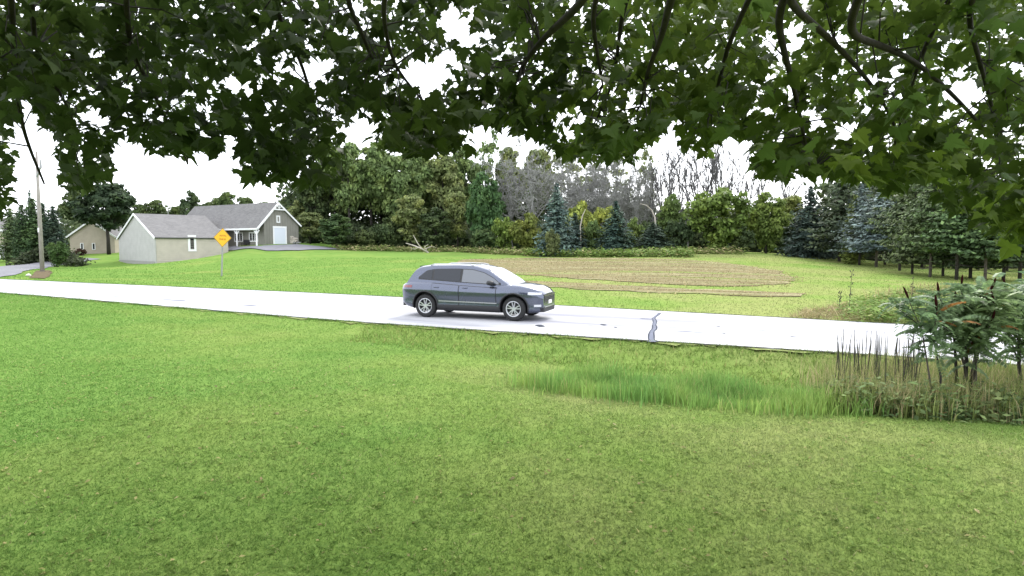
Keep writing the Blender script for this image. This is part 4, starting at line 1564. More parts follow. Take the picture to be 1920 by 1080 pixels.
    mb.beam(Q(-.03, -.09, z1(*C2) - .4), Q(Lw, -.09, z1(*C2) + .2), .05, .7)
    mb.beam(Q(-.09, -.05, z1(*C2) - .15), Q(-.09, Wd, z1(*C2) - .15), .05, .7)
    put('foundation', fix_normals(mb.mesh('foundation')), M['concrete'], root)
    # slim window of the wing
    dwin = ray(360, 456)
    n3 = np.array((*side_n, 0))
    tq = np.dot(Q(0, 0, 0) * [1, 1, 0] - np.array((0, 0, 0)), n3) / np.dot(dwin, n3)
    pw = np.array((0, 0, CAM_H)) + dwin * tq
    window(root, pw, dirw, side_n, .95, 2.0, (1, 1), .25)
    return P, zg, A2, r2, g2


P_, zg_, A2_, r2_, g2_ = barn()


# logs stacked at the barn corner
def log_pile():
    b = base_at(546, 84)
    root = thing('log_pile', 'heap of cut pale logs at the corner of the barn gable', 'log pile', b)
    rr = .15
    for row_, cnt in ((0, 7), (1, 6), (2, 5), (3, 3)):
        for k in range(cnt):
            x = (k - (cnt - 1) / 2) * .31 + random.uniform(-.04, .04)
            z = .12 + row_ * .26 + random.uniform(-.03, .03)
            mb = MB()
            r = rr * random.uniform(.8, 1.15)
            dx = random.uniform(-.15, .15)
            mb.tube([(x, -.45, z), (x + dx, .5, z + random.uniform(-.05, .05))], [r, r * .9], 8)
            mb.obj('log', M['pale_wood'] if random.random() < .6 else M['dead'], root)


log_pile()


def porch_bench():
    c = np.array((*(A2_ - r2_ * 3.4 + g2_ * .85), zg_ + .0))
    root = thing('porch_bench', 'small dark bench on the barn porch between the white posts', 'bench', c, R(-30))
    MB().box((0, 0, .42), (1.2, .42, .06)).obj('seat', M['iron'], root)
    MB().box((0, .2, .68), (1.2, .05, .42)).obj('backrest', M['iron'], root)
    for sx in (-.52, .52):
        for sy in (-.16, .17):
            MB().box((sx, sy, .2), (.06, .06, .40)).obj('leg', M['iron'], root)


porch_bench()


def simple_house(name, label, pa, pb, Yc, depth_dir, eave_py, peak_py, base_py, wall_mat, length, extra=None):
    """small gabled house whose gable faces the camera between pixel columns pa..pb"""
    root = thing(name, label, 'house')
    a, b = at(pa, base_py, Yc), at(pb, base_py, Yc + .8)
    ez = at(pa, eave_py, Yc)[2]
    pz = at((pa + pb) / 2, peak_py, Yc)[2]
    d = (b - a)[:2]
    Wd = np.linalg.norm(d)
    d /= Wd
    back = np.array((-d[1], d[0]))
    Q = lambda s, t, z: np.array((*(a[:2] + d * t + back * s), z))
    mb = MB()
    z0 = min(a[2], b[2]) - 1.0
    wall_panel(mb, Q(0, 0, 0)[:2], Q(0, Wd / 2, 0)[:2], z0, ez, pz - .15, -back)
    wall_panel(mb, Q(0, Wd / 2, 0)[:2], Q(0, Wd, 0)[:2], z0, pz - .15, ez, -back)
    put('gable_wall', fix_normals(mb.mesh('gable_wall')), wall_mat, root)
    mb = MB()
    wall_panel(mb, Q(.061, 0, 0)[:2], Q(length, 0, 0)[:2], z0, ez, ez, -d)
    wall_panel(mb, Q(.061, Wd, 0)[:2], Q(length, Wd, 0)[:2], z0, ez, ez, d)
    wall_panel(mb, Q(length, .061, 0)[:2], Q(length, Wd - .061, 0)[:2], z0, ez, ez, back)
    put('side_wall', fix_normals(mb.mesh('side_wall')), wall_mat, root)
    roof_obj('roof', [Q(-.3, -.35, ez - .2), Q(length + .3, -.35, ez - .2), Q(length + .3, Wd / 2, pz), Q(-.3, Wd / 2, pz)], .15, M['shingle'], root)
    roof_obj('roof', [Q(length + .3, Wd + .35, ez - .2), Q(-.3, Wd + .35, ez - .2), Q(-.3, Wd / 2, pz - .003), Q(length + .3, Wd / 2, pz - .003)], .15, M['shingle'], root)
    mb = MB()
    mb.beam(Q(-.34, -.38, ez - .28), Q(-.34, Wd / 2, pz - .1), .06, .24)
    mb.beam(Q(-.34, Wd / 2, pz - .105), Q(-.34, Wd + .38, ez - .28), .06, .24)
    put('barge_board', fix_normals(mb.mesh('barge_board')), M['white'], root)
    return root, Q, Wd, ez, pz, d, -back


rt, Qh, Wd_, ez_, pz_, d_, n_ = simple_house('beige_house', 'beige house with white eaves half hidden by the dark shade tree', 132, 216, 99, None, 442, 412, 476, M['beige'], 9)
for px in (154, 176):
    dq = ray(px, 462)
    tq = np.dot(Qh(0, 0, 0)[:2], n_) / np.dot(dq[:2], n_)
    window(rt, np.array((0, 0, CAM_H)) + dq * tq, d_, n_, .5, 1.1, (1, 1), .1)
rt2, Qh2, *_r = simple_house('pale_house', 'pale house only partly visible at the left edge', -75, 9, 92, None, 432, 405, 490, M['beige'], 9)
dq = ray(0, 474)
tq = np.dot(Qh2(0, 0, 0)[:2], _r[4]) / np.dot(dq[:2], _r[4])
pc = np.array((0, 0, CAM_H)) + dq * tq - np.array((*_r[3], 0)) * .6
mb = MB()
for u in range(1):
    c0 = pc + np.array((*_r[4], 0)) * .03
    dv = np.array((*_r[3], 0))
    nv = np.array((*_r[4], 0))
    Pp = []
    for t in (-.02, .05):
        for uu, vv in ((-1.2, -1.2), (1.2, -1.2), (1.2, 1.1), (-1.2, 1.1)):
            Pp.append(c0 + dv * uu + np.array((0, 0, vv)) + nv * t)
    mb.add(Pp, [(3, 2, 1, 0), (4, 5, 6, 7), (0, 1, 5, 4), (1, 2, 6, 5), (2, 3, 7, 6), (3, 0, 4, 7)])
put('garage_door', fix_normals(mb.mesh('garage_door')), M['white'], rt2)

# antenna mast behind the low roof
pA = base_at(318, 112)
o = MB().tube([(0, 0, 0), (0, 0, at(318, 366, 112)[2] - pA[2])], [.09, .05], 6).obj('antenna_mast', M['metal'])
o.location = pA
tag(o, 'thin antenna mast rising behind the low roof', 'mast')


# ------------------------------------------------------------------ utility pole and road sign
def utility_pole():
    b = base_at(77.5, 50)
    H = at(79, 284, 50)[2] - b[2]
    root = thing('utility_pole', 'bare grey wooden utility pole beside the left driveway', 'pole', b)
    MB().tube([(0, 0, -.5), (0, 0, H * .55), (.03, 0, H)], [.17, .14, .085], 10).obj('shaft', M['pole_wood'], root, True)
    mb = MB()
    mb.beam((0.02, -.13, H * .79), (.42, -.16, H * .87), .10, .10)
    mb.tube([(.42, -.16, H * .86), (.46, -.16, H * .93)], [.10, .05], 8)
    mb.obj('bracket', M['metal'], root)
    MB().box((-.02, -.15, H * .35), (.10, .08, .35)).obj('tag_plate', M['white'], root)
    # service wires leaving the pole top to the left, along the road


utility_pole()


def road_sign():
    b = base_at(415, 38)
    b = np.array(at(415.5, 519, 44.5))
    b[2] = z1(b[0], b[1])
    Y = b[1]
    root = thing('road_sign', 'yellow diamond warning sign on a post beside the road', 'road sign', b, R(14))
    zc = at(419, 445.5, Y)[2] - b[2]
    s = 16.5 * Y / FPX
    mb = MB()
    mb.box((0, .05, (zc - s * .3) / 2 - .1), (.10, .06, zc - s * .3 + .2))
    mb.obj('post', M['metal'], root)
    lean = .04

    def dia(r, y, t):
        k = .86
        return [(0, y, zc - r), (r * k, y, zc), (0, y, zc + r), (-r * k, y, zc), (0, y + t, zc - r), (r * k, y + t, zc), (0, y + t, zc + r), (-r * k, y + t, zc)]
    F = [(0, 1, 2, 3), (7, 6, 5, 4), (0, 4, 5, 1), (1, 5, 6, 2), (2, 6, 7, 3), (3, 7, 4, 0)]
    rim = put('sign_plate', fix_normals(mesh_from('sign_plate', dia(s * 1.1, 0, .02), F)), M['sign_back'], root)
    put('sign_face', fix_normals(mesh_from('sign_face', dia(s, -.006, .004), F)), M['yellow'], rim)
    mb = MB()
    # two worn lines of lettering, too faded to read
    for row_, zz, hw, hh in ((0, .22, .30, .11), (1, -.18, .36, .13)):
        x = -hw * s
        while x < hw * s:
            wl_ = random.uniform(.05, .075) * s
            mb.box((x + wl_ / 2, -.009, zc + zz * s + random.uniform(-.01, .01)), (wl_, .004, hh * s * 1.6))
            if random.random() < .7:
                mb.box((x + wl_ * 1.2, -.009, zc + zz * s + random.choice((-.5, .5)) * hh * s), (wl_ * 1.2, .0038, hh * s * .5))
            x += wl_ * 2.1
    mb.obj('lettering', M['sign_ink'], rim)
    root.rotation_euler = (0, R(3), R(14))


road_sign()

p = ground(53, 518)
bm = bmesh.new()
bmesh.ops.create_icosphere(bm, subdivisions=2, radius=.17)
for v in bm.verts:
    v.co += Vector(rng.normal(0, .02, 3))
    v.co.z *= .7
me = bpy.data.meshes.new('stone')
bm.to_mesh(me)
bm.free()
o = put('stone', me, M['rock'], loc=(p[0], p[1], p[2] + .08))
tag(o, 'small pale stone on the dirt left of the utility pole', 'stone')


# ------------------------------------------------------------------ the car
def sm(xs, ys, sig=.06, n=600):
    X = np.linspace(-.6, 5.4, n)
    Yv = np.interp(X, xs, ys)
    dx = X[1] - X[0]
    k = np.arange(-int(3 * sig / dx) - 1, int(3 * sig / dx) + 2) * dx
    k = np.exp(-.5 * (k / sig) ** 2)
    k /= k.sum()
    h = len(k) // 2
    Yv = np.convolve(np.pad(Yv, h, mode='edge'), k, 'valid')
    return lambda x: np.interp(x, X, Yv)


def build_car():
    L = 4.70
    xw_r, xw_f = .89, 3.855
    m_p, nt, b = new_mat('dark_grey_car_paint')
    b.inputs['Base Color'].default_value = (.09, .105, .15, 1)
    b.inputs['Metallic'].default_value = .75
    b.inputs['Roughness'].default_value = .30
    b.inputs['Coat Weight'].default_value = 1.0
    b.inputs['Coat Roughness'].default_value = .05
    g = N(nt, 'ShaderNodeTexCoord')
    nn = noise(nt, 900, 2, .5, g.outputs['Object'])
    c = ramp(nt, nn.outputs['Fac'], [(.35, (.068, .079, .115)), (.65, (.10, .115, .165))])
    nt.links.new(c, b.inputs['Base Color'])
    n2 = noise(nt, 3, 4, .6, g.outputs['Object'])
    rr = ramp(nt, n2.outputs['Fac'], [(.3, (.20, .20, .20)), (.7, (.30, .30, .30))])
    nt.links.new(rr, b.inputs['Roughness'])
    clad = simple('car_black_plastic', (.022, .022, .025), .55, grain=.2, gscale=30)
    chrome = simple('car_bright_trim', (.55, .55, .57), .2, .95)
    rubber = simple('tyre_rubber', (.018, .018, .019), .8, grain=.2, gscale=30)
    alloy = simple('alloy_rim', (.55, .56, .58), .28, .85)
    glass = simple('car_glass', (.012, .016, .024), .03, spec=.5)
    side_glass = simple('car_side_glass', (.05, .062, .085), .04, spec=1.0, coat=1.0)
    screen = simple('car_windscreen', (.02, .025, .035), .03, spec=1.0, coat=1.0)
    lamp = simple('headlamp_lens', (.55, .56, .60), .08, coat=1.0)
    red = simple('tail_lamp', (.16, .012, .015), .12, coat=1.0)
    plate = simple('number_plate', (.75, .75, .73), .5)

    pos_r, pos_f = at(797.5, 595, 1), at(962.5, 604, 1)
    root = thing('car', 'dark grey sport utility car driving to the right along the road', 'car')

    zt_ = sm([0, .05, .3, 1.0, 2.0, 3.3, 3.62, 4.03, 4.38, 4.58, 4.67, 4.70], [1.00, 1.04, 1.10, 1.11, 1.075, 1.045, 1.075, 1.05, .985, .90, .82, .76], .05)
    zb_ = sm([0, .12, .45, 1.6, 3.2, 4.35, 4.56, 4.70], [.42, .33, .27, .24, .23, .24, .25, .30], .06)
    w_ = sm([-.3, 0, .05, .25, .6, 1.0, 2.4, 3.8, 4.10, 4.38, 4.56, 4.68, 5.0], [.70, .74, .83, .90, .94, .962, .955, .960, .93, .85, .73, .60, .4], .06)
    pr_t = [0, .05, .14, .30, .45, .60, .74, .84, .92, .97, 1.0]
    pr_v = [.84, .93, .965, .955, .968, .988, 1.0, .975, .94, .91, .85]
    tg = np.linspace(0, 1, 200)
    prv = np.interp(tg, pr_t, pr_v)
    kk = np.exp(-.5 * (np.arange(-9, 10) / 3.2) ** 2)
    prv = np.convolve(np.pad(prv, 9, mode='edge'), kk / kk.sum(), 'valid')
    prof = lambda t: np.interp(t, tg, prv)
    ybody = lambda x, z: float(w_(x) * prof((z - zb_(x)) / (zt_(x) - zb_(x))))

    # lower body
    xs = np.concatenate([np.linspace(0, .3, 10), np.linspace(.36, 4.3, 58), np.linspace(4.34, L, 18)])
    ts = np.concatenate([np.linspace(0, .2, 6), np.linspace(.26, .8, 10), np.linspace(.83, 1, 8)])
    V, F = [], []
    half = len(ts) + 3
    ring = 2 * half
    for x in xs:
        zb, ztp, w = float(zb_(x)), float(zt_(x)), float(w_(x))
        sec = [(0.0, zb)]
        sec.append((w * .6, zb))
        for t in ts:
            sec.append((w * float(prof(t)), zb + (ztp - zb) * t))
        sec.append((w * .5, ztp + .028))
        for y, z in sec:
            V.append((x, -y, z))
        top = [(0.0, ztp + .036)]
        V.append((x, 0, ztp + .036))
        for y, z in reversed(sec[1:]):
            V.append((x, y, z))
    ring = len(V) // len(xs)
    for i in range(len(xs) - 1):
        for k in range(ring):
            k2 = (k + 1) % ring
            F.append((i * ring + k, i * ring + k2, (i + 1) * ring + k2, (i + 1) * ring + k))
    F.append(tuple(range(ring)))
    F.append(tuple((len(xs) - 1) * ring + k for k in reversed(range(ring))))
    me = fix_normals(mesh_from('lower_body', V, F, True))
    tmp = bpy.data.objects.new('tmp_body', me)
    COL.objects.link(tmp)
    # wheel arches cut out
    cut = MB()
    cutters = []
    for xw in (xw_r, xw_f):
        for sy in (-1, 1):
            mb = MB()
            n = 40
            Vc = [(xw + .435 * math.cos(6.2832 * k / n), sy * .60, .385 + .435 * math.sin(6.2832 * k / n)) for k in range(n)]
            Vc += [(v[0], sy * 1.2, v[2]) for v in Vc]
            mb.add(Vc, [(k, (k + 1) % n, n + (k + 1) % n, n + k) for k in range(n)] + [tuple(range(n)), tuple(n + k for k in reversed(range(n)))])
            cutters.append(bpy.data.objects.new('tmp_cut', fix_normals(mb.mesh('tmp_cut'))))
            COL.objects.link(cutters[-1])
            md = tmp.modifiers.new('arch', 'BOOLEAN')
            md.object = cutters[-1]
            md.operation = 'DIFFERENCE'
            md.solver = 'EXACT'
    dg = bpy.context.evaluated_depsgraph_get()
    dg.update()
    me2 = bpy.data.meshes.new_from_object(tmp.evaluated_get(dg))
    for o_ in [tmp] + cutters:
        bpy.data.objects.remove(o_, do_unlink=True)
    me2.name = 'body'
    me2.materials.clear()
    me2.polygons.foreach_set('use_smooth', [True] * len(me2.polygons))
    me2.set_sharp_from_angle(angle=R(38))
    me2.materials.append(m_p)
    me2.materials.append(clad)
    for pl in me2.polygons:                                   # wheel housings are black inside
        c = pl.center
        inarch = any(math.hypot(c.x - xw, c.z - .385) < .43 for xw in (xw_r, xw_f)) and abs(c.y) < .99
        rim_ = any(abs(math.hypot(c.x - xw, c.z - .385) - .435) < .02 for xw in (xw_r, xw_f)) and abs(pl.normal.y) < .5
        if inarch or rim_:
            pl.material_index = 1
    put('body', me2, None, root)

    # cabin
    zr_ = sm([-.2, .10, .17, .42, .60, 1.0, 1.9, 2.5, 2.98, 3.36, 3.70, 3.80, 4.2], [.98, 1.00, 1.12, 1.50, 1.595, 1.645, 1.66, 1.64, 1.525, 1.30, 1.09, 1.02, 1.0], .045)

    def yside(x, z):
        wb = float(w_(x)) * .905
        return wb - .40 * max(0, z - 1.02) ** 1.12 - (.06 if x > 3.2 else 0) * smoothstep((x - 3.2) / .6)
    xc = np.linspace(.13, 3.76, 80)
    V, F = [], []
    for x in xc:
        ztop = float(zr_(x))
        zlo = min(.99, ztop - .02)
        sec = []
        for t in np.linspace(0, 1, 10):
            z = zlo + (ztop - .045 - zlo) * t
            sec.append((yside(x, z), z))
        ye = yside(x, ztop - .045)
        sec += [(ye - .03, ztop - .026), (ye - .09, ztop - .006), (ye * .75, ztop + .008), (ye * .4, ztop + .02)]
        for y, z in sec:
            V.append((x, -y, z))
        V.append((x, 0, ztop + .025))
        for y, z in reversed(sec):
            V.append((x, y, z))
    ring = len(V) // len(xc)
    for i in range(len(xc) - 1):
        for k in range(ring - 1):
            F.append((i * ring + k, i * ring + k + 1, (i + 1) * ring + k + 1, (i + 1) * ring + k))
    F.append(tuple(range(ring)))
    F.append(tuple((len(xc) - 1) * ring + k for k in reversed(range(ring))))
    me = fix_normals(mesh_from('cabin', V, F, True))
    me.set_sharp_from_angle(angle=R(40))
    put('cabin', me, m_p, root)

    def panel(name, x0, x1, lo, hi, yf, off, mat, parent, side, nx=18, nz=6, skirt=.02):
        V, F = [], []
        for i in range(nx + 1):
            x = x0 + (x1 - x0) * i / nx
            a, bb = lo(x), hi(x)
            for j in range(nz + 1):
                z = a + (bb - a) * j / nz
                V.append((x, side * (yf(x, z) + off), z))
        m = nz + 1
        for i in range(nx):
            for j in range(nz):
                F.append((i * m + j, (i + 1) * m + j, (i + 1) * m + j + 1, i * m + j + 1))
        bd = [i * m for i in range(nx + 1)] + [nx * m + j for j in range(1, nz + 1)] + [i * m + nz for i in range(nx - 1, -1, -1)] + [j for j in range(nz - 1, 0, -1)]
        n0 = len(V)
        for k in bd:
            V.append((V[k][0], V[k][1] - side * skirt, V[k][2]))
        for q in range(len(bd)):
            q2 = (q + 1) % len(bd)
            F.append((bd[q], bd[q2], n0 + q2, n0 + q))
        me = fix_normals(mesh_from(name, V, F, True))
        me.set_sharp_from_angle(angle=R(40))
        return put(name, me, mat, parent)

    ip = lambda xs_, ys_: (lambda x: float(np.interp(x, xs_, ys_)))
    belt = ip([.6, 1.1, 2.1, 3.4], [1.215, 1.195, 1.14, 1.085])
    wtop = ip([.60, .86, 1.15, 1.9, 2.45, 2.85, 3.18, 3.40], [1.24, 1.455, 1.505, 1.525, 1.51, 1.42, 1.265, 1.105])
    for side in (-1, 1):
        # dark surround behind all side glass
        panel('window_surround', .60, 3.43, lambda x: belt(x) - .022, lambda x: wtop(x) + .018, yside, .004, clad, root, side, 40)
        panel('quarter_window', .66, 1.08, lambda x: belt(x) + .005, wtop, yside, .008, glass, root, side, 10)
        for x0, x1, nm in ((1.14, 2.06, 'rear'), (2.13, 3.36, 'front')):
            panel('side_window', x0, x1, belt, wtop, yside, .008, side_glass if nm == 'front' else glass, root, side, 22)
        # doors with dark gap round them
        dl = lambda x: .43
        for x0, x1, hx in ((1.14, 2.06, 1.30), (2.09, 3.30, 2.28)):
            if x0 < 1.5:
                low = lambda x: max(.43, .385 + math.sqrt(max(0, .50 ** 2 - (x - xw_r) ** 2))) if x < xw_r + .5 else .43
            else:
                low = lambda x: .43
            panel('door_gap', x0 - .008, x1 + .008, lambda x: low(x) - .008, lambda x: belt(x) - .10, ybody, .007, clad, root, side, 24, 10)
            dr = panel('door', x0 + .004, x1 - .004, lambda x: low(x) + .004, lambda x: belt(x) - .115, ybody, .014, m_p, root, side, 24, 12)
            mb = MB()
            yh = ybody(hx, .965) + .03
            mb.tube([(hx - .09, side * (yh - .025), .96), (hx - .07, side * yh, .965), (hx + .07, side * yh, .965), (hx + .09, side * (yh - .025), .96)], [.014, .016, .016, .014], 8)
            mb.obj('handle', m_p, dr, True)
        # bright strip along the lower doors, black sill, arch lips
        panel('trim_strip', 1.38, 3.33, lambda x: .505 + .02 * (3.3 - x) / 1.9, lambda x: .537 + .02 * (3.3 - x) / 1.9, ybody, .024, chrome, root, side, 24, 1)
        panel('sill', 1.35, 3.40, lambda x: float(zb_(x)) + .012, lambda x: .425, ybody, .012, clad, root, side, 20, 4)
        for xw in (xw_r, xw_f):
            mb = MB()
            pts = []
            for k in range(25):
                a = R(-14) + R(208) * k / 24
                x, z = xw + .447 * math.cos(a), .385 + .447 * math.sin(a)
                if z < .26:
                    continue
                pts.append((x, side * (ybody(min(max(x, .03), 4.66), z) + .002), z))
            mb.tube(pts, .024, 6)
            mb.obj('arch_lip', clad, root, True)
        # mirror
        mb = MB()
        ym = yside(3.1, 1.1) + .12
        pr = [(.0, .0), (.07, .02), (.095, .07), (.09, .13), (.06, .165), (.0, .18)]
        Vm, Fm = [], []
        for i, (sx, rr_) in enumerate(((-.10, .35), (-.09, .85), (-.03, 1.0), (.04, .9), (.09, .55), (.11, .2))):
            for k in range(12):
                a = 6.2832 * k / 12
                Vm.append((3.14 + sx, side * (ym + .105 * rr_ * math.cos(a)), 1.135 + .075 * rr_ * math.sin(a)))
        for i in range(5):
            for k in range(12):
                k2 = (k + 1) % 12
                Fm.append((i * 12 + k, i * 12 + k2, (i + 1) * 12 + k2, (i + 1) * 12 + k))
        Fm += [tuple(range(12)), tuple(60 + k for k in range(12))]
        mr = put('wing_mirror', fix_normals(mesh_from('wing_mirror', Vm, Fm, True)), clad, root)
        MB().beam((3.16, side * (ym - .14), 1.075), (3.15, side * (ym - .03), 1.10), .06, .03).obj('mirror_arm', clad, mr)
        # roof rail
        mb = MB()
        rp_ = [(x, side * (yside(x, float(zr_(x)) - .05) - .055), float(zr_(x)) + .028) for x in np.linspace(.95, 2.45, 12)]
        rp_[0] = (rp_[0][0], rp_[0][1], rp_[0][2] - .03)
        rp_[-1] = (rp_[-1][0], rp_[-1][1], rp_[-1][2] - .03)
        mb.tube(rp_, .016, 6)
        mb.obj('roof_rail', chrome, root, True)
        # headlamp wraps the front corner
        panel('headlight', 4.30, 4.64, lambda x: .80 - .02 * (x - 4.28), lambda x: .885 - .085 * (x - 4.28), ybody, .008, lamp, root, side, 12, 3)
        panel('fog_lamp', 4.46, 4.64, lambda x: .435, lambda x: .50, ybody, .008, lamp, root, side, 6, 2)
        # tail lamp wraps the rear corner
        panel('tail_light', .035, .42, lambda x: .93, lambda x: 1.0 + .03 * x, ybody, .008, red, root, side, 10, 3)
        # wheels
        for xw in (xw_r, xw_f):
            wh = MB().lathe([(0, -.06), (.17, -.06), (.17, .04), (0, .05)], 24)
            wo = put('wheel', fix_normals(wh.mesh('wheel', True)), clad, root, (xw, side * .80, .365))
            tyre = MB().lathe([(.235, -.105), (.30, -.118), (.345, -.105), (.362, -.07), (.365, 0), (.362, .07), (.345, .105), (.30, .118), (.235, .105), (.225, .06), (.225, -.06), (.235, -.105)], 48)
            put('tyre', fix_normals(tyre.mesh('tyre', True)), rubber, wo)
            mb = MB()
            mb.lathe([(.238, side * .108), (.228, side * .112), (.212, side * .10), (.205, side * .02), (.225, side * .02), (.24, side * .10), (.238, side * .108)], 48)
            mb.lathe([(0, side * .085), (.05, side * .085), (.062, side * .07), (.06, side * .03), (0, side * .03)], 20)
            for k in range(5):
                for da in (-.17, .17):
                    a = 6.2832 * k / 5 + .3 + da
                    a2 = 6.2832 * k / 5 + .3 + da * 1.35
                    mb.beam((.05 * math.cos(a), side * .072, .05 * math.sin(a)), (.215 * math.cos(a2), side * .092, .215 * math.sin(a2)), .026, .030)
            put('rim', fix_normals(mb.mesh('rim')), alloy, wo)

    # windscreen and rear window lie on the cabin's top surface
    def cap(name, x0, x1, yw, off, mat, inset_=.10, nx=14, ny=14):
        V, F = [], []
        for i in range(nx + 1):
            x = x0 + (x1 - x0) * i / nx
            ye = yside(x, float(zr_(x)) - .045) - inset_
            sl = (float(zr_(x + .01)) - float(zr_(x - .01))) / .02
            nl = math.hypot(1, sl)
            for j in range(ny + 1):
                u = -1 + 2 * j / ny
                y = u * ye
                ya = abs(u) * ye
                yf_ = yside(x, float(zr_(x)) - .045)
                z = float(zr_(x)) + np.interp(ya, [0, yf_ * .4, yf_ * .75, yf_ - .09, yf_ - .03], [.025, .02, .008, -.006, -.026])
                V.append((x - sl / nl * off, y, z + off / nl))
        for i in range(nx):
            for j in range(ny):
                a = i * (ny + 1) + j
                F.append((a, a + 1, a + ny + 2, a + ny + 1))
        me = fix_normals(mesh_from(name, V, F, True))
        return put(name, me, mat, root)
    cap('windscreen', 2.93, 3.66, 0, .008, screen, .09)
    cap('rear_window', .20, .46, 0, .008, glass, .12)
    # spoiler over the rear window
    mb = MB()
    mb.beam((.56, -.50, float(zr_(.60)) + .004), (.56, .50, float(zr_(.60)) + .004), .14, .03)
    mb.obj('spoiler', m_p, root)

    # nose: grille, bumper trim, plate
    def nose_x(y):
        # x of the body surface at half width y near z .6
        xx = np.linspace(4.2, L, 200)
        ww = np.array([ybody(x, .62) for x in xx])
        return float(xx[ww >= abs(y)].max()) if (ww >= abs(y)).any() else 4.2

    def nose_panel(name, yw, z0, z1_, off, mat, n=24, taper=1.0, parent=None, thick=.03):
        V, F = [], []
        ys_ = np.linspace(-yw, yw, n + 1)
        for y in ys_:
            x = min(nose_x(y), L - .002) + off
            V += [(x, y * taper, z0), (x + .0, y, z1_), (x - thick, y, z1_), (x - thick, y * taper, z0)]
        for i in range(n):
            for k in range(4):
                k2 = (k + 1) % 4
                F.append((i * 4 + k, i * 4 + k2, i * 4 + 4 + k2, i * 4 + 4 + k))
        F += [(0, 1, 2, 3), tuple(n * 4 + k for k in (3, 2, 1, 0))]
        return put(name, fix_normals(mesh_from(name, V, F)), mat, parent or root)
    gr = nose_panel('grille', .56, .52, .80, .010, clad, taper=.8)
    for k in range(5):
        nose_panel('grille_bar', .53 - .02 * (4 - k), .55 + k * .05, .563 + k * .05, .022, chrome if k in (0, 4) else simple('grille_slat', (.10, .10, .11), .4, .5) if k == 1 else bpy.data.materials.get('grille_slat') or chrome, parent=gr)
    nose_panel('lower_bumper', .66, .27, .40, .014, clad, taper=.92)
    nose_panel('bumper_trim', .50, .405, .432, .022, chrome)
    nose_panel('number_plate', .15, .50, .61, .035, plate, 4)
    MB().box((.02, 0, .44), (.10, 1.36, .22)).obj('rear_bumper', clad, root)
    MB().box((-.005, 0, .80), (.02, .32, .15)).obj('number_plate', plate, root)
    MB().box((2.4, 0, .26), (3.3, 1.2, .10)).obj('underbody', clad, root)

    # place: rear and front near wheels on their spots on the road
    def on_road(px, py):
        d = ray(px, py)
        return np.array((0, 0, CAM_H)) + d * ((.02 - CAM_H) / d[2])
    tgt_r, tgt_f = 797.5, 962.5
    yaw = R(-20.5)
    co, si = math.cos(yaw), math.sin(yaw)
    sc, mid = 1.0, on_road(880, 598.5)
    for _ in range(12):                                        # scale and slide until both near wheels stand on their spots
        def wheel(xw):
            lx, ly = (xw - (xw_r + xw_f) / 2) * sc, 0.0
            return np.array((mid[0] + lx * co - ly * si, mid[1] + lx * si + ly * co, .02))
        qr, qf = topx(wheel(xw_r))[0][0], topx(wheel(xw_f))[0][0]
        sc *= (tgt_f - tgt_r) / (qf - qr)
        mid[0] += ((tgt_f + tgt_r) - (qf + qr)) / 2 / FPX * mid[1]
    root.scale = (sc, sc, sc)
    loc = np.array(((xw_r + xw_f) / 2 * sc, -.90 * sc))
    root.location = (mid[0] - (loc[0] * co - loc[1] * si), mid[1] - (loc[0] * si + loc[1] * co), .021)
    root.rotation_euler = (0, 0, yaw)
    print('car scale', sc, 'yaw', math.degrees(yaw), 'at', tuple(root.location))


build_car()


# ------------------------------------------------------------------ sumac thicket and reeds at the right
def frond_mesh(i):
    """compound leaf: arched rib with pairs of narrow leaflets"""
    mb = MB()
    Lf = .42
    n = 9
    droop = .16 + .06 * i
    rib = lambda t: np.array((Lf * t * (1 - .12 * t), 0, .10 * t - droop * t * t))
    mb.tube([rib(t) for t in np.linspace(0, 1, 6)], list(np.linspace(.005, .002, 6)), 4, cap=False)
    for k in range(n):
        t = .2 + .8 * k / (n - 1)
        p = rib(t)
        ln = .105 * (1 - .45 * abs(t - .5) * 1.6)
        for s in (-1, 1):
            d = np.array((.45, s * .9, -.35 - .25 * rng.random()))
            d /= np.linalg.norm(d)
            q = np.cross(d, (0, 0, 1.0))
            q /= np.linalg.norm(q)
            w = ln * .31
            mb.add([p, p + d * ln * .4 + q * w, p + d * ln, p + d * ln * .4 - q * w + np.array((0, 0, -.004))], [(0, 1, 2, 3)])
    return mb.mesh('frond')


FROND = [frond_mesh(i) for i in range(4)]
mb = MB()
mb.tube([(0, 0, 0), (0, 0, .05), (.004, 0, .12), (.006, 0, .19), (.004, 0, .235)], [.008, .020, .024, .018, .005], 8)
SEED = mb.mesh('seed_head', True)


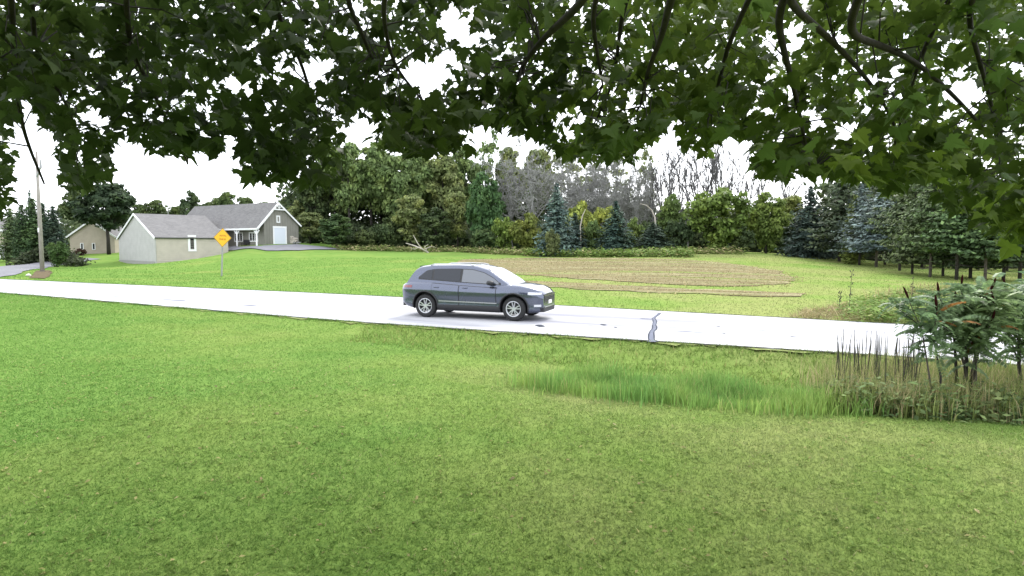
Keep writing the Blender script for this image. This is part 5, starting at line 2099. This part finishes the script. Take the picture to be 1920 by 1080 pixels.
def sumac(label, base, stems, nf, cone, col):
    root = thing('sumac_shrub', label, 'shrub', base)
    for si, (dx, dy, h, r) in enumerate(stems):
        e = np.array((dx, dy, h))
        m1 = e * [.25, .25, .4] + rng.normal(0, .03, 3)
        m2 = e * [.6, .6, .75] + rng.normal(0, .04, 3)
        MB().tube([(rng.normal(0, .05), rng.normal(0, .05), -.1), m1, m2, e], [r * .8, r * .62, r * .45, r * .3], 7).obj('stem', M['bark'] if si % 2 else M['dark_bark'], root, True)
        tips = [(e, nf), (e * .6 + m2 * .4, nf - 2), (m2 * .7 + e * .3, nf - 3), (m2, nf // 2 + 1), (m1 * .2 + m2 * .8, 4), (m1 * .5 + m2 * .5, 3)]
        for k in range(2):
            a = rng.uniform(0, 6.28)
            q = m2 + (e - m2) * .5 + np.array((math.cos(a) * .25, math.sin(a) * .25, .12))
            MB().tube([m2 + (e - m2) * .2, q], [r * .4, r * .25], 5).obj('branch', M['dark_bark'], root, True)
            tips.append((q, max(5, nf - 2)))
        for tp, cnt in tips:
            for k in range(cnt):
                a = 6.2832 * k / cnt + rng.uniform(-.4, .4)
                o = put('frond', FROND[int(rng.integers(4))], M['sumac'], root, tuple(tp + rng.normal(0, .02, 3)))
                o.rotation_euler = (rng.normal(0, .35), rng.uniform(-.85, .45), a)
                s = rng.uniform(.62, .98)
                o.scale = (s, s, s)
                c = np.array(col) * rng.uniform(.75, 1.25)
                if rng.random() < .012:
                    c = np.array((.26, .13, .045))
                o.color = (*c, 1)
        if si < cone:
            o = put('seed_head', SEED, M['seed'], root, tuple(e + [0, 0, .02]))
            o.rotation_euler = (rng.normal(0, .2), rng.normal(0, .2), 0)
            s = rng.uniform(.65, .95)
            o.scale = (s, s, s * 1.15)


sc_col = (.165, .25, .125)
bs = ground(1812, 772)
sumac('many stemmed sumac with dark red seed heads, largest of the thicket', bs,
      [(-.36, .2, 1.72, .034), (-.15, .1, 1.55, .030), (.05, .3, 1.85, .03), (.25, -.1, 1.62, .028), (.42, .2, 1.78, .03), (.1, -.25, 1.35, .024), (-.3, -.2, 1.32, .022), (.55, .35, 1.9, .028)], 9, 6, sc_col)
bs2 = ground(1757, 780)
sumac('single leaning sumac stem left of the largest clump', bs2, [(.10, .25, 1.45, .024), (-.15, .5, 1.6, .02)], 8, 2, sc_col)
bs3 = ground(1925, 765)
sumac('sumac with a drooping crown at the right edge', bs3, [(-.25, .2, 1.75, .03), (.1, .1, 1.95, .03), (.3, .5, 1.9, .03), (-.1, .5, 1.55, .026), (-.35, -.1, 1.30, .022)], 10, 2, (.15, .24, .115))

# dark reed stalks standing before the road
for k in range(46):
    px = random.uniform(1568, 1716) if k < 38 else random.uniform(1690, 1760)
    Yr = random.uniform(8.7, 10.2)
    X = at(px, 640, Yr)[0]
    zb = z1(X, Yr)
    top = at(px, random.uniform(614, 645) if k < 38 else random.uniform(620, 655), Yr)[2]
    H = top - zb
    ln = rng.normal(0, .035, 2) * H
    mb = MB()
    mb.tube([(0, 0, -.05), (ln[0] * .4, ln[1] * .4, H * .5), (ln[0], ln[1], H * .86), (ln[0] * 1.3, ln[1] * 1.3, H)], [.006, .005, .006, .0025], 5)
    a = random.uniform(0, 6.28)
    for q in range(2):
        z0 = H * random.uniform(.2, .5)
        a += 2.6
        tip = np.array((math.cos(a) * .10, math.sin(a) * .10, z0 + H * .38))
        mb.add([(0, .006, z0), (0, -.006, z0), tip], [(0, 1, 2)])
    o = mb.obj('reed', M['stalk'])
    o.location = (X, Yr, zb)
    tag(o, 'thin dark reed stalk standing against the pale road', 'reed', 'reed stalks left of the sumac')

rl = sorted([o for o in scene.objects if o.get('group') == 'reed stalks left of the sumac'], key=lambda o: topx(np.array(o.location))[0][0])

# three tall thin weed stalks beyond the road
for px, foot, top, lab in [(1573, 581, 545, 'short upright dark weed stalk beside the far road edge'), (1592, 585, 506, 'tallest thin weed stalk with scattered seed pods beyond the road'), (1708, 575, 520, 'thin weed stalk beyond the road nearest the sumac')]:
    b = ground(px, foot)
    H = at(px, top, b[1])[2] - b[2]
    mb = MB()
    mb.tube([(0, 0, -.05), (.02, 0, H * .5), (.05, 0, H)], [.014, .011, .004], 5)
    for k in range(14):
        z = H * random.uniform(.35, 1)
        a = random.uniform(0, 6.28)
        c = np.array((.04 * z / H + math.cos(a) * .05, math.sin(a) * .05, z))
        mb.beam(c, c + np.array((math.cos(a) * .02, math.sin(a) * .02, .05)), .02, .02)
    o = mb.obj('weed_stalk', M['stalk'])
    o.location = b
    tag(o, lab, 'weed')


# ------------------------------------------------------------------ the maple that overhangs the view
def maple_leaf(i):
    half = [(0, -.02), (.10, -.10), (.22, -.16), (.24, -.06), (.40, -.10), (.50, .02), (.44, .08), (.56, .22), (.50, .28), (.54, .42), (.36, .36), (.26, .36), (.30, .50), (.20, .58), (.16, .70), (.08, .78), (0, .98)]
    r = random.Random(i)
    V = []
    for x, y in half:
        V.append((x * r.uniform(.93, 1.07), y * r.uniform(.96, 1.04)))
    for x, y in reversed(half[1:-1]):
        V.append((-x * r.uniform(.93, 1.07), y * r.uniform(.96, 1.04)))
    sag, fold = r.uniform(.05, .42), r.uniform(.02, .38)
    P3 = [(x, y, fold * abs(x) - sag * (y - .2) ** 2) for x, y in V]
    c = (0, .22, 0.0)
    n = len(P3)
    P3.append(c)
    F = [(k, (k + 1) % n, n) for k in range(n)]
    # petiole
    b0 = len(P3)
    P3 += [(-.010, 0, 0), (.010, 0, 0), (.012, -.42, .14), (-.012, -.42, .14)]
    F += [(b0, b0 + 1, b0 + 2), (b0, b0 + 2, b0 + 3)]
    return np.array(P3), np.array(F)


LEAFS = [maple_leaf(i) for i in range(8)]

LOW = np.array([(-200, 430), (0, 405), (18, 400), (24, 300), (34, 190), (50, 200), (56, 248), (104, 248), (110, 350), (140, 368), (208, 350), (214, 265), (230, 270), (240, 288), (285, 285), (292, 305), (330, 305), (345, 312), (415, 300),
                (424, 252), (444, 255), (450, 345), (500, 350), (545, 352), (640, 352), (650, 240), (694, 228), (700, 292), (780, 300), (900, 292), (910, 262), (1015, 258), (1024, 285), (1060, 300), (1085, 312), (1195, 308), (1205, 272),
                (1245, 270), (1252, 228), (1274, 230), (1280, 296), (1340, 300), (1350, 262), (1408, 265), (1415, 342), (1480, 344), (1530, 336), (1560, 345), (1638, 350), (1650, 385), (1690, 375), (1705, 345), (1755, 345), (1765, 405), (1825, 405), (1835, 440), (1868, 445), (1875, 468), (2150, 470)])
GAPS = [(748, 846, 98, 178), (808, 880, 5, 60), (850, 912, 40, 95), (631, 711, 219, 266), (868, 963, 222, 280), (1040, 1090, 228, 272), (1150, 1204, 175, 222), (1098, 1124, 175, 197), (1240, 1277, 226, 280), (1468, 1512, 55, 98),
        (1428, 1457, 66, 106), (1508, 1552, 208, 252), (1760, 1851, 139, 197), (1683, 1716, 33, 66), (1563, 1603, 241, 263), (1647, 1694, 120, 160), (1895, 1935, 88, 146), (1877, 1898, 29, 66), (555, 618, 95, 160), (412, 478, 135, 179),
        (463, 518, 193, 219), (34, 66, 182, 250), (241, 314, 208, 233), (636, 686, 0, 33), (109, 150, 165, 190), (150, 204, 195, 240), (212, 285, 256, 285), (1075, 1100, 130, 150), (1310, 1330, 110, 130), (1395, 1412, 145, 170), (890, 920, 60, 80), (1000, 1020, 95, 130), (345, 400, 285, 300), (1560, 1590, 120, 150), (1730, 1760, 190, 215)]


def blocked(px, py, pad=0.0, low_pad=None):
    bad = py > np.interp(px, LOW[:, 0], LOW[:, 1]) - (pad if low_pad is None else low_pad)
    for a, b, c, d in GAPS:
        cx_, cy_, rx, ry = (a + b) / 2, (c + d) / 2, (b - a) / 2 + pad, (d - c) / 2 + pad
        bad |= ((px - cx_) / rx) ** 2 + ((py - cy_) / ry) ** 2 < 1
    return bad


def build_maple():
    root = thing('maple_tree', 'big maple whose dark leafy branches hang over the whole view', 'tree', (1.6, -2.2, .1))
    o0 = np.array((1.6, -2.2, .1))
    MB().tube([(0, 0, -.3), (.03, .05, 1.5), (0, .1, 3.2), (-.05, .2, 5.0), (-.1, .2, 7.5)], [.36, .29, .26, .20, .08], 14).obj('trunk', M['bark'], root, True)
    fork = np.array((1.6, -2.05, 3.9))
    limbs = [
        [(1445, -20, 2.6), (1520, 40, 2.9), (1590, 105, 3.2), (1660, 190, 3.6), (1700, 300, 4.0)],
        [(1560, 60, 2.9), (1640, 80, 3.1), (1720, 115, 3.4), (1800, 190, 3.6), (1870, 270, 3.8), (1915, 330, 4.0)],
        [(1452, 0, 2.8), (1465, 80, 3.0), (1490, 170, 3.2), (1508, 260, 3.4), (1520, 320, 3.5)],
        [(1256, -10, 2.7), (1245, 60, 2.9), (1215, 130, 3.1), (1200, 200, 3.3)],
        [(1120, -15, 2.6), (1040, 50, 2.9), (985, 110, 3.2), (955, 180, 3.5), (940, 240, 3.8)],
        [(1105, 0, 2.9), (1118, 90, 3.1), (1130, 160, 3.3)],
        [(715, -15, 2.8), (722, 60, 3.1), (740, 130, 3.4), (830, 230, 3.8)],
        [(640, -10, 3.0), (670, 40, 3.2), (700, 120, 3.5), (745, 140, 3.7)],
        [(230, 60, 3.3), (270, 140, 3.6), (310, 220, 3.9), (345, 290, 4.2), (352, 308, 4.3)],
        [(500, 0, 3.4), (560, 100, 3.7), (590, 200, 4.0), (600, 290, 4.2)],
        [(1800, -10, 2.9), (1830, 90, 3.2), (1860, 200, 3.5), (1885, 320, 3.8), (1890, 400, 4.0)],
        [(1170, -5, 3.2), (1160, 80, 3.4), (1150, 160, 3.6), (1110, 240, 3.8)],
        [(60, 40, 3.3), (70, 110, 3.4), (130, 200, 3.6), (160, 300, 3.9)],
        [(1370, 60, 3.1), (1350, 150, 3.3), (1320, 250, 3.5)],
        [(1750, 30, 3.3), (1690, 220, 3.8), (1660, 340, 4.2)],
        [(30, 160, 3.6), (36, 200, 3.6), (44, 245, 3.7), (62, 295, 3.75), (79, 335, 3.8), (83, 345, 3.8)],
    ]
    samples = []
    for li, ch in enumerate(limbs):
        pts = [at(a, b, y) for a, b, y in ch]
        first = pts[0]
        tgt = fork + np.array((0, 0, rng.uniform(-.2, 1.0)))
        lead = [tgt, tgt * .62 + first * .38 + np.array((0, 0, .75)), tgt * .25 + first * .75 + np.array((0, 0, .35))]
        al = lead + pts
        r0 = .032 if li < 5 else .022
        rad = [r0 * 1.5, r0 * 1.15, r0 * .8] + list(np.linspace(r0 * .62, .005, len(pts)))
        # smooth the chain
        A = np.array(al)
        t = np.arange(len(A))
        tf = np.linspace(0, len(A) - 1, 6 * len(A))
        S = np.stack([np.interp(tf, t, A[:, k]) for k in range(3)], 1)
        for _ in range(9):
            S[1:-1] = (S[:-2] + 2 * S[1:-1] + S[2:]) / 4
        rs = np.interp(tf, t, rad)
        MB().tube(S - o0, list(rs), 7).obj('branch', M['dark_bark'], root, True)
        samples.append(S[int(len(S) * .35):])
    samples = np.concatenate(samples)
    # leaf clusters
    C = []
    tries = 0
    while len(C) < 2150 and tries < 60000:
        tries += 1
        px, py = random.uniform(-90, 2010), random.uniform(-90, 465)
        if blocked(np.array([px]), np.array([py]), 5)[0]:
            continue
        y = random.uniform(3.0, 7.0)
        C.append((px, py, y))
    # hanging edge of the canopy gets its own sprays
    for px in np.arange(-40, 1980, 16):
        lo = float(np.interp(px, LOW[:, 0], LOW[:, 1]))
        for k in range(2):
            C.append((px + random.uniform(-8, 8), lo - random.uniform(22, 70), random.uniform(2.9, 4.8)))
    tw = MB()
    leaves = []
    for px, py, y in C:
        c = at(px, py, y)
        d2 = ((samples - c) ** 2).sum(1)
        s0 = samples[int(np.argmin(d2))]
        qm = topx((s0 + c) / 2)
        if np.linalg.norm(s0 - c) < .36 and not blocked(qm[0], qm[1], 4)[0]:
            mid = (s0 + c) / 2 + np.array((0, 0, .05)) + rng.normal(0, .02, 3)
            tw.tube([s0 - o0, mid - o0, c - o0], [.005, .0035, .002], 4, cap=False)
        for k in range(random.choice((6, 7, 8, 9))):
            p = c + rng.normal(0, .085, 3) * [1.2, 1.0, .8]
            q = topx(p)
            if blocked(q[0], q[1], random.choice((-9, -4, 2)), 10)[0]:
                continue
            leaves.append(p)
    # crown above the frame, added to shade the leaves and lawn below
    for _ in range(2500):
        p = np.array((random.uniform(-6.5, 7), random.uniform(-5.5, 4.2), random.uniform(4.1, 7.6)))
        q = topx(p)
        if p[1] > .3 and q[1][0] > -90:
            continue
        leaves.append(p)
    # unseen leaf sprays over and behind the camera, added to block sky light
    m = 34000
    d = rng.normal(size=(m, 3))
    d /= np.linalg.norm(d, axis=1, keepdims=True)
    BP = np.array((-3.8, -2.0, 5.6)) + d * np.array((7.2, 6.6, 4.2)) * (rng.random(m) ** .25)[:, None]
    bx_, by_ = topx(BP)
    BP = BP[((BP[:, 1] < .2) | ((by_ < -140) & (BP[:, 2] > 4.2))) & (BP[:, 2] > 2.0) & (np.linalg.norm(BP - [0, 0, CAM_H], axis=1) > 1.2)]
    tw.obj('twigs', M['dark_bark'], root)['kind'] = 'stuff'
    # nearest visible leaves are single objects, the others one mass
    L = np.array(leaves)
    qx, qy = topx(L)
    vis = (L[:, 1] > 1) & (qx > -20) & (qx < 1940) & (qy > -20) & (qy < 480)
    near = [int(i) for i in np.argsort(np.where(vis, L[:, 1], 99))[:300]]
    nearset = set(near)
    meshes = []
    for P3, F in LEAFS:
        meshes.append(mesh_from('leaf', P3, F))
    Vs, Fs, off = [[], []], [[], []], [0, 0]
    for i, p in enumerate(L):
        # blade hangs from its stalk: tip down and outwards, face turned any way
        a = random.uniform(0, 6.283)
        tip = Vector((math.cos(a), math.sin(a), -random.uniform(.2, 1.3))).normalized()
        up = Vector((rng.normal(0, .5), rng.normal(0, .5), 1.0))
        side = tip.cross(up).normalized()
        nor = side.cross(tip)
        s = random.uniform(.058, .104)
        mat = Matrix((side, tip, nor)).transposed()
        li = i % 8
        if i in nearset:
            o = put('leaf', meshes[li], M['maple'], root)
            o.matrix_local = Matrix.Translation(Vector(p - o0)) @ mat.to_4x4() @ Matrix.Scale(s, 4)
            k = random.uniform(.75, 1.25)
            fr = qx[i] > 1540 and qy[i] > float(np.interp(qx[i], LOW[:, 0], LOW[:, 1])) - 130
            o.color = (.15 * k, .215 * k, .030 * k, 1) if fr else tuple(v * k * (2.1 if qx[i] > 1350 else 1.5 if qx[i] > 950 else .95) for v in (.050, .082, .018)) + (1,)  # right side and low fringe brightened: backlight painted into the leaf colour
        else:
            P3, F = LEAFS[li]
            mm = np.array(mat) * s
            h = int(p[0] > .3 + .4 * rng.normal())             # right hand branches lighter: sunlight put into the leaf colour
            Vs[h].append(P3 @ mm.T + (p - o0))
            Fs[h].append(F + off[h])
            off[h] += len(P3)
    V, F = quads(BP, rng.normal(0, .6, BP.shape) + [0, 0, .8], rng.uniform(.16, .34, len(BP)))
    o = put('added_shade_foliage', mesh_np('added_shade_foliage', V, F), M['maple'], root)
    o.color = (.048, .076, .018, 1)
    o['kind'] = 'stuff'
    for h, c in ((0, (.046, .074, .018)), (1, (.088, .135, .024))):  # left tone, then the right tone with sunlight painted in
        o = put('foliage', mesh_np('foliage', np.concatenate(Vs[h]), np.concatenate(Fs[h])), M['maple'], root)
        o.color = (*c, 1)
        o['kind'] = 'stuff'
    print('leaves', len(L), 'twig clusters', len(C))


build_maple()
